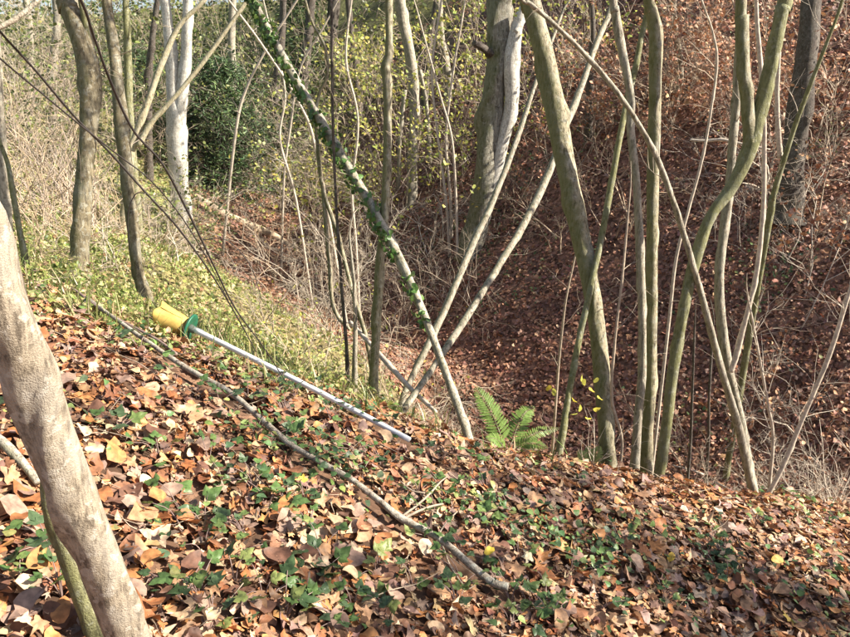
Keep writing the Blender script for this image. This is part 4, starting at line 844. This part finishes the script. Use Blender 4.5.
# ---------------------------------------------------------------- bramble seedlings on the near slope
rng = np.random.default_rng(2024)
def trifoliate(rng, colr):
    pv, pf = leaf_proto('heart', rng, .22, True); Vs, Fs = [], []
    for k, (a, s, off) in enumerate([(0, 1.0, .55), (1.25, .8, .30), (-1.25, .8, .30)]):
        c, s_ = math.cos(a), math.sin(a); m_ = np.array([[c, s_, 0], [-s_, c, 0], [0, 0, 1]]); v = (pv*s)@m_.T; v[:, 0] += s_*off; v[:, 1] += c*off; Vs.append(v); Fs.append(pf+k*len(pv))
    V = np.concatenate(Vs); F = np.concatenate(Fs)
    return mesh('leaf', V, F, M_GREEN, np.repeat(np.array(colr)[None], len(V), 0))
TRI = [trifoliate(rng, c) for c in [(.09,.155,.05),(.12,.20,.06),(.07,.12,.05),(.17,.24,.075),(.09,.14,.065),(.24,.28,.09)] for _ in range(2)]
spots = [(118,438,'left of the leaf slope beside the leaning trunk'),(108,345,'in front of the yellow cup'),(75,318,'at the top of the leaf slope on the left'),(140,352,'just below the yellow cup'),(210,470,''),(186,535,''),(205,555,''),(62,598,''),(22,588,''),(52,560,''),(235,585,''),(200,600,''),(160,462,''),(48,395,'')]
labs = 'small green bramble seedling among the brown leaves on the near slope'
NB = 104; k = 0; done = []
def near_pole(px, py): return abs(py-(347+(px-197)*.478)) < 26 and 190 < px < 430
while len(spots) < NB:
    m = rng.random()
    if m < .50: s_ = rng.random(); px = 190+s_*330; py = 378+s_*150+rng.normal(6, 30)          # between stick and pole
    elif m < .68: px = rng.uniform(170, 330); py = rng.uniform(480, 632)
    elif m < .85: px = rng.uniform(330, 600); py = rng.uniform(560, 634)
    else: px = rng.uniform(560, 840); py = rng.uniform(510, 632)
    if not (5 < px < 845 and py < 634): continue
    if any(math.hypot(px-a[0], (py-a[1])) < 13 for a in spots): continue
    spots.append((px, py, ''))
# the patch of ivy like leaves right of centre
for (px, py) in [(705,562),(716,574),(722,556),(733,566),(712,585),(727,580)]: spots.append((px, py, 'P'))
LM = [('beside the yellow cup',160,345),('along the upper white pole',250,385),('along the lower white pole',375,440),('at the upper long stick',230,425),('at the middle of the long stick',330,490),('at the twigs of the long stick',420,520),('at the lower end of the long stick',500,590),
      ('beside the large pale crumpled leaf',170,540),('right of the leaning trunk',110,445),('left of the leaning trunk',40,590),('at the bottom edge left of centre',230,610),('at the bottom edge under the pale star leaf',350,610),('around the cream lobed leaf',545,555),('below the fern',490,480),('at the bottom edge right of centre',590,625),
      ('left of the dark green patch',650,570),('in the dark green patch',718,570),('near the mustard yellow leaf at the bottom right',790,615),('below the slope edge trunks',760,530),('at the top left of the leaf slope',60,330)]
ORD = 'first second third fourth fifth sixth seventh eighth ninth tenth eleventh twelfth thirteenth fourteenth fifteenth sixteenth seventeenth eighteenth nineteenth twentieth'.split()
near = {}
for i, (px, py, ex) in enumerate(spots): near.setdefault(min(range(len(LM)), key=lambda k: math.hypot(px-LM[k][1], py-LM[k][2])), []).append(i)
LAB = {}
for k, idx in near.items():
    for q_, i in enumerate(sorted(idx, key=lambda i: spots[i][0])):
        LAB[i] = ('green bramble seedling '+LM[k][0]+(', '+ORD[min(q_, 19)]+' from the left' if len(idx) > 1 else ''), 'bramble seedlings on the near slope')
for i, (px, py, ex) in enumerate(spots):
    p = hit(px, py); 
    if p is None or p[1] > 6: continue
    lab, grp = LAB[i]
    root = empty('bramble_seedling', p, lab, 'bramble', grp); dark = ex == 'P'
    nl = int(rng.integers(3, 9)); sc = rng.uniform(.020, .040)*(1.0 if p[1] < 2.6 else .95)
    b_ = MB()
    for k in range(nl):
        az = rng.uniform(0, 6.28); rad = rng.uniform(.015, .11); hh = rng.uniform(.035, .10)
        tip = np.array([math.cos(az)*rad, math.sin(az)*rad, 0]); tip[2] = float(H(p[0]+tip[0], p[1]+tip[1]))-p[2]+hh
        b_.add(tube(catmull(np.array([[0, 0, -.01], tip*np.array([.4, .4, .7]), tip]), 3), np.linspace(.0022, .0012, 7), 5))
        o = bpy.data.objects.new('leaf', TRI[int(rng.integers(0, len(TRI)))] if not dark else TRI[int(rng.integers(4, 6))]); C.objects.link(o); o.parent = root; o.location = [float(v) for v in tip]
        o.rotation_euler = (float(rng.normal(.15, .3)), float(rng.normal(.1, .3)), float(az-1.57+rng.normal(0, .5))); s_ = float(sc*rng.uniform(.7, 1.25)); o.scale = (s_, s_, s_)
    link('stem', b_.mesh('stem', M_TWIGR), root, world=False)
# yellow leaved twig by the thick trunk
root = shrub('yellow_twig', 'little twig with round yellow leaves left of the thick olive trunk foot', 588, 470, 4.05, .42, 5, .35, M_TWIGP, None, 90, levels=1, per=4, r0=.004, cat='twig')
pm = [mesh('leaf', *leaf_proto('oval', rng, .25, True), M_GREEN, np.repeat(np.array(c)[None], 25, 0)) for c in [(.62,.50,.07),(.55,.52,.10)]]
for k, (px, py) in enumerate([(574,400),(584,382),(592,390),(580,408),(588,418),(574,414),(597,409),(582,378),(549,388),(554,392),(600,398),(596,380)]):
    p = at(px, py, 4.0+.02*k); o = bpy.data.objects.new('leaf', pm[k % 2]); C.objects.link(o); o.parent = root; o.location = Vector([float(v) for v in p])-root.location
    o.rotation_euler = (float(rng.normal(.9, .4)), float(rng.normal(0, .4)), float(rng.uniform(0, 6))); o.scale = (.048, .048, .048)

# ---------------------------------------------------------------- broken twigs in the litter
rng = np.random.default_rng(4040); n = 420
xx = rng.uniform(-3, 4.6, n*3); yy = rng.uniform(1.0, 5.2, n*3); ok = (yy < np.interp(xx, CX, CY)+.5)&(np.abs(xx) < .9+.66*yy); xx, yy = xx[ok][:n], yy[ok][:n]; n = len(xx)
nr = tnormal(xx, yy); az = rng.uniform(0, 6.28, n); D = np.stack([np.cos(az), np.sin(az), 0*az], 1); D -= nr*(D*nr).sum(1, keepdims=True); D += nr*rng.normal(0, .10, n)[:, None]
V, F, _ = twigs_mesh(np.stack([xx, yy, H(xx, yy)+rng.uniform(.02, .06, n)], 1), D, rng.uniform(.06, .35, n), rng.uniform(.0012, .0035, n), rng, 0, 4, .14)
tag(link('twig_debris', mesh('twig_debris', V, F, M_TWIG), ground), kind='stuff')
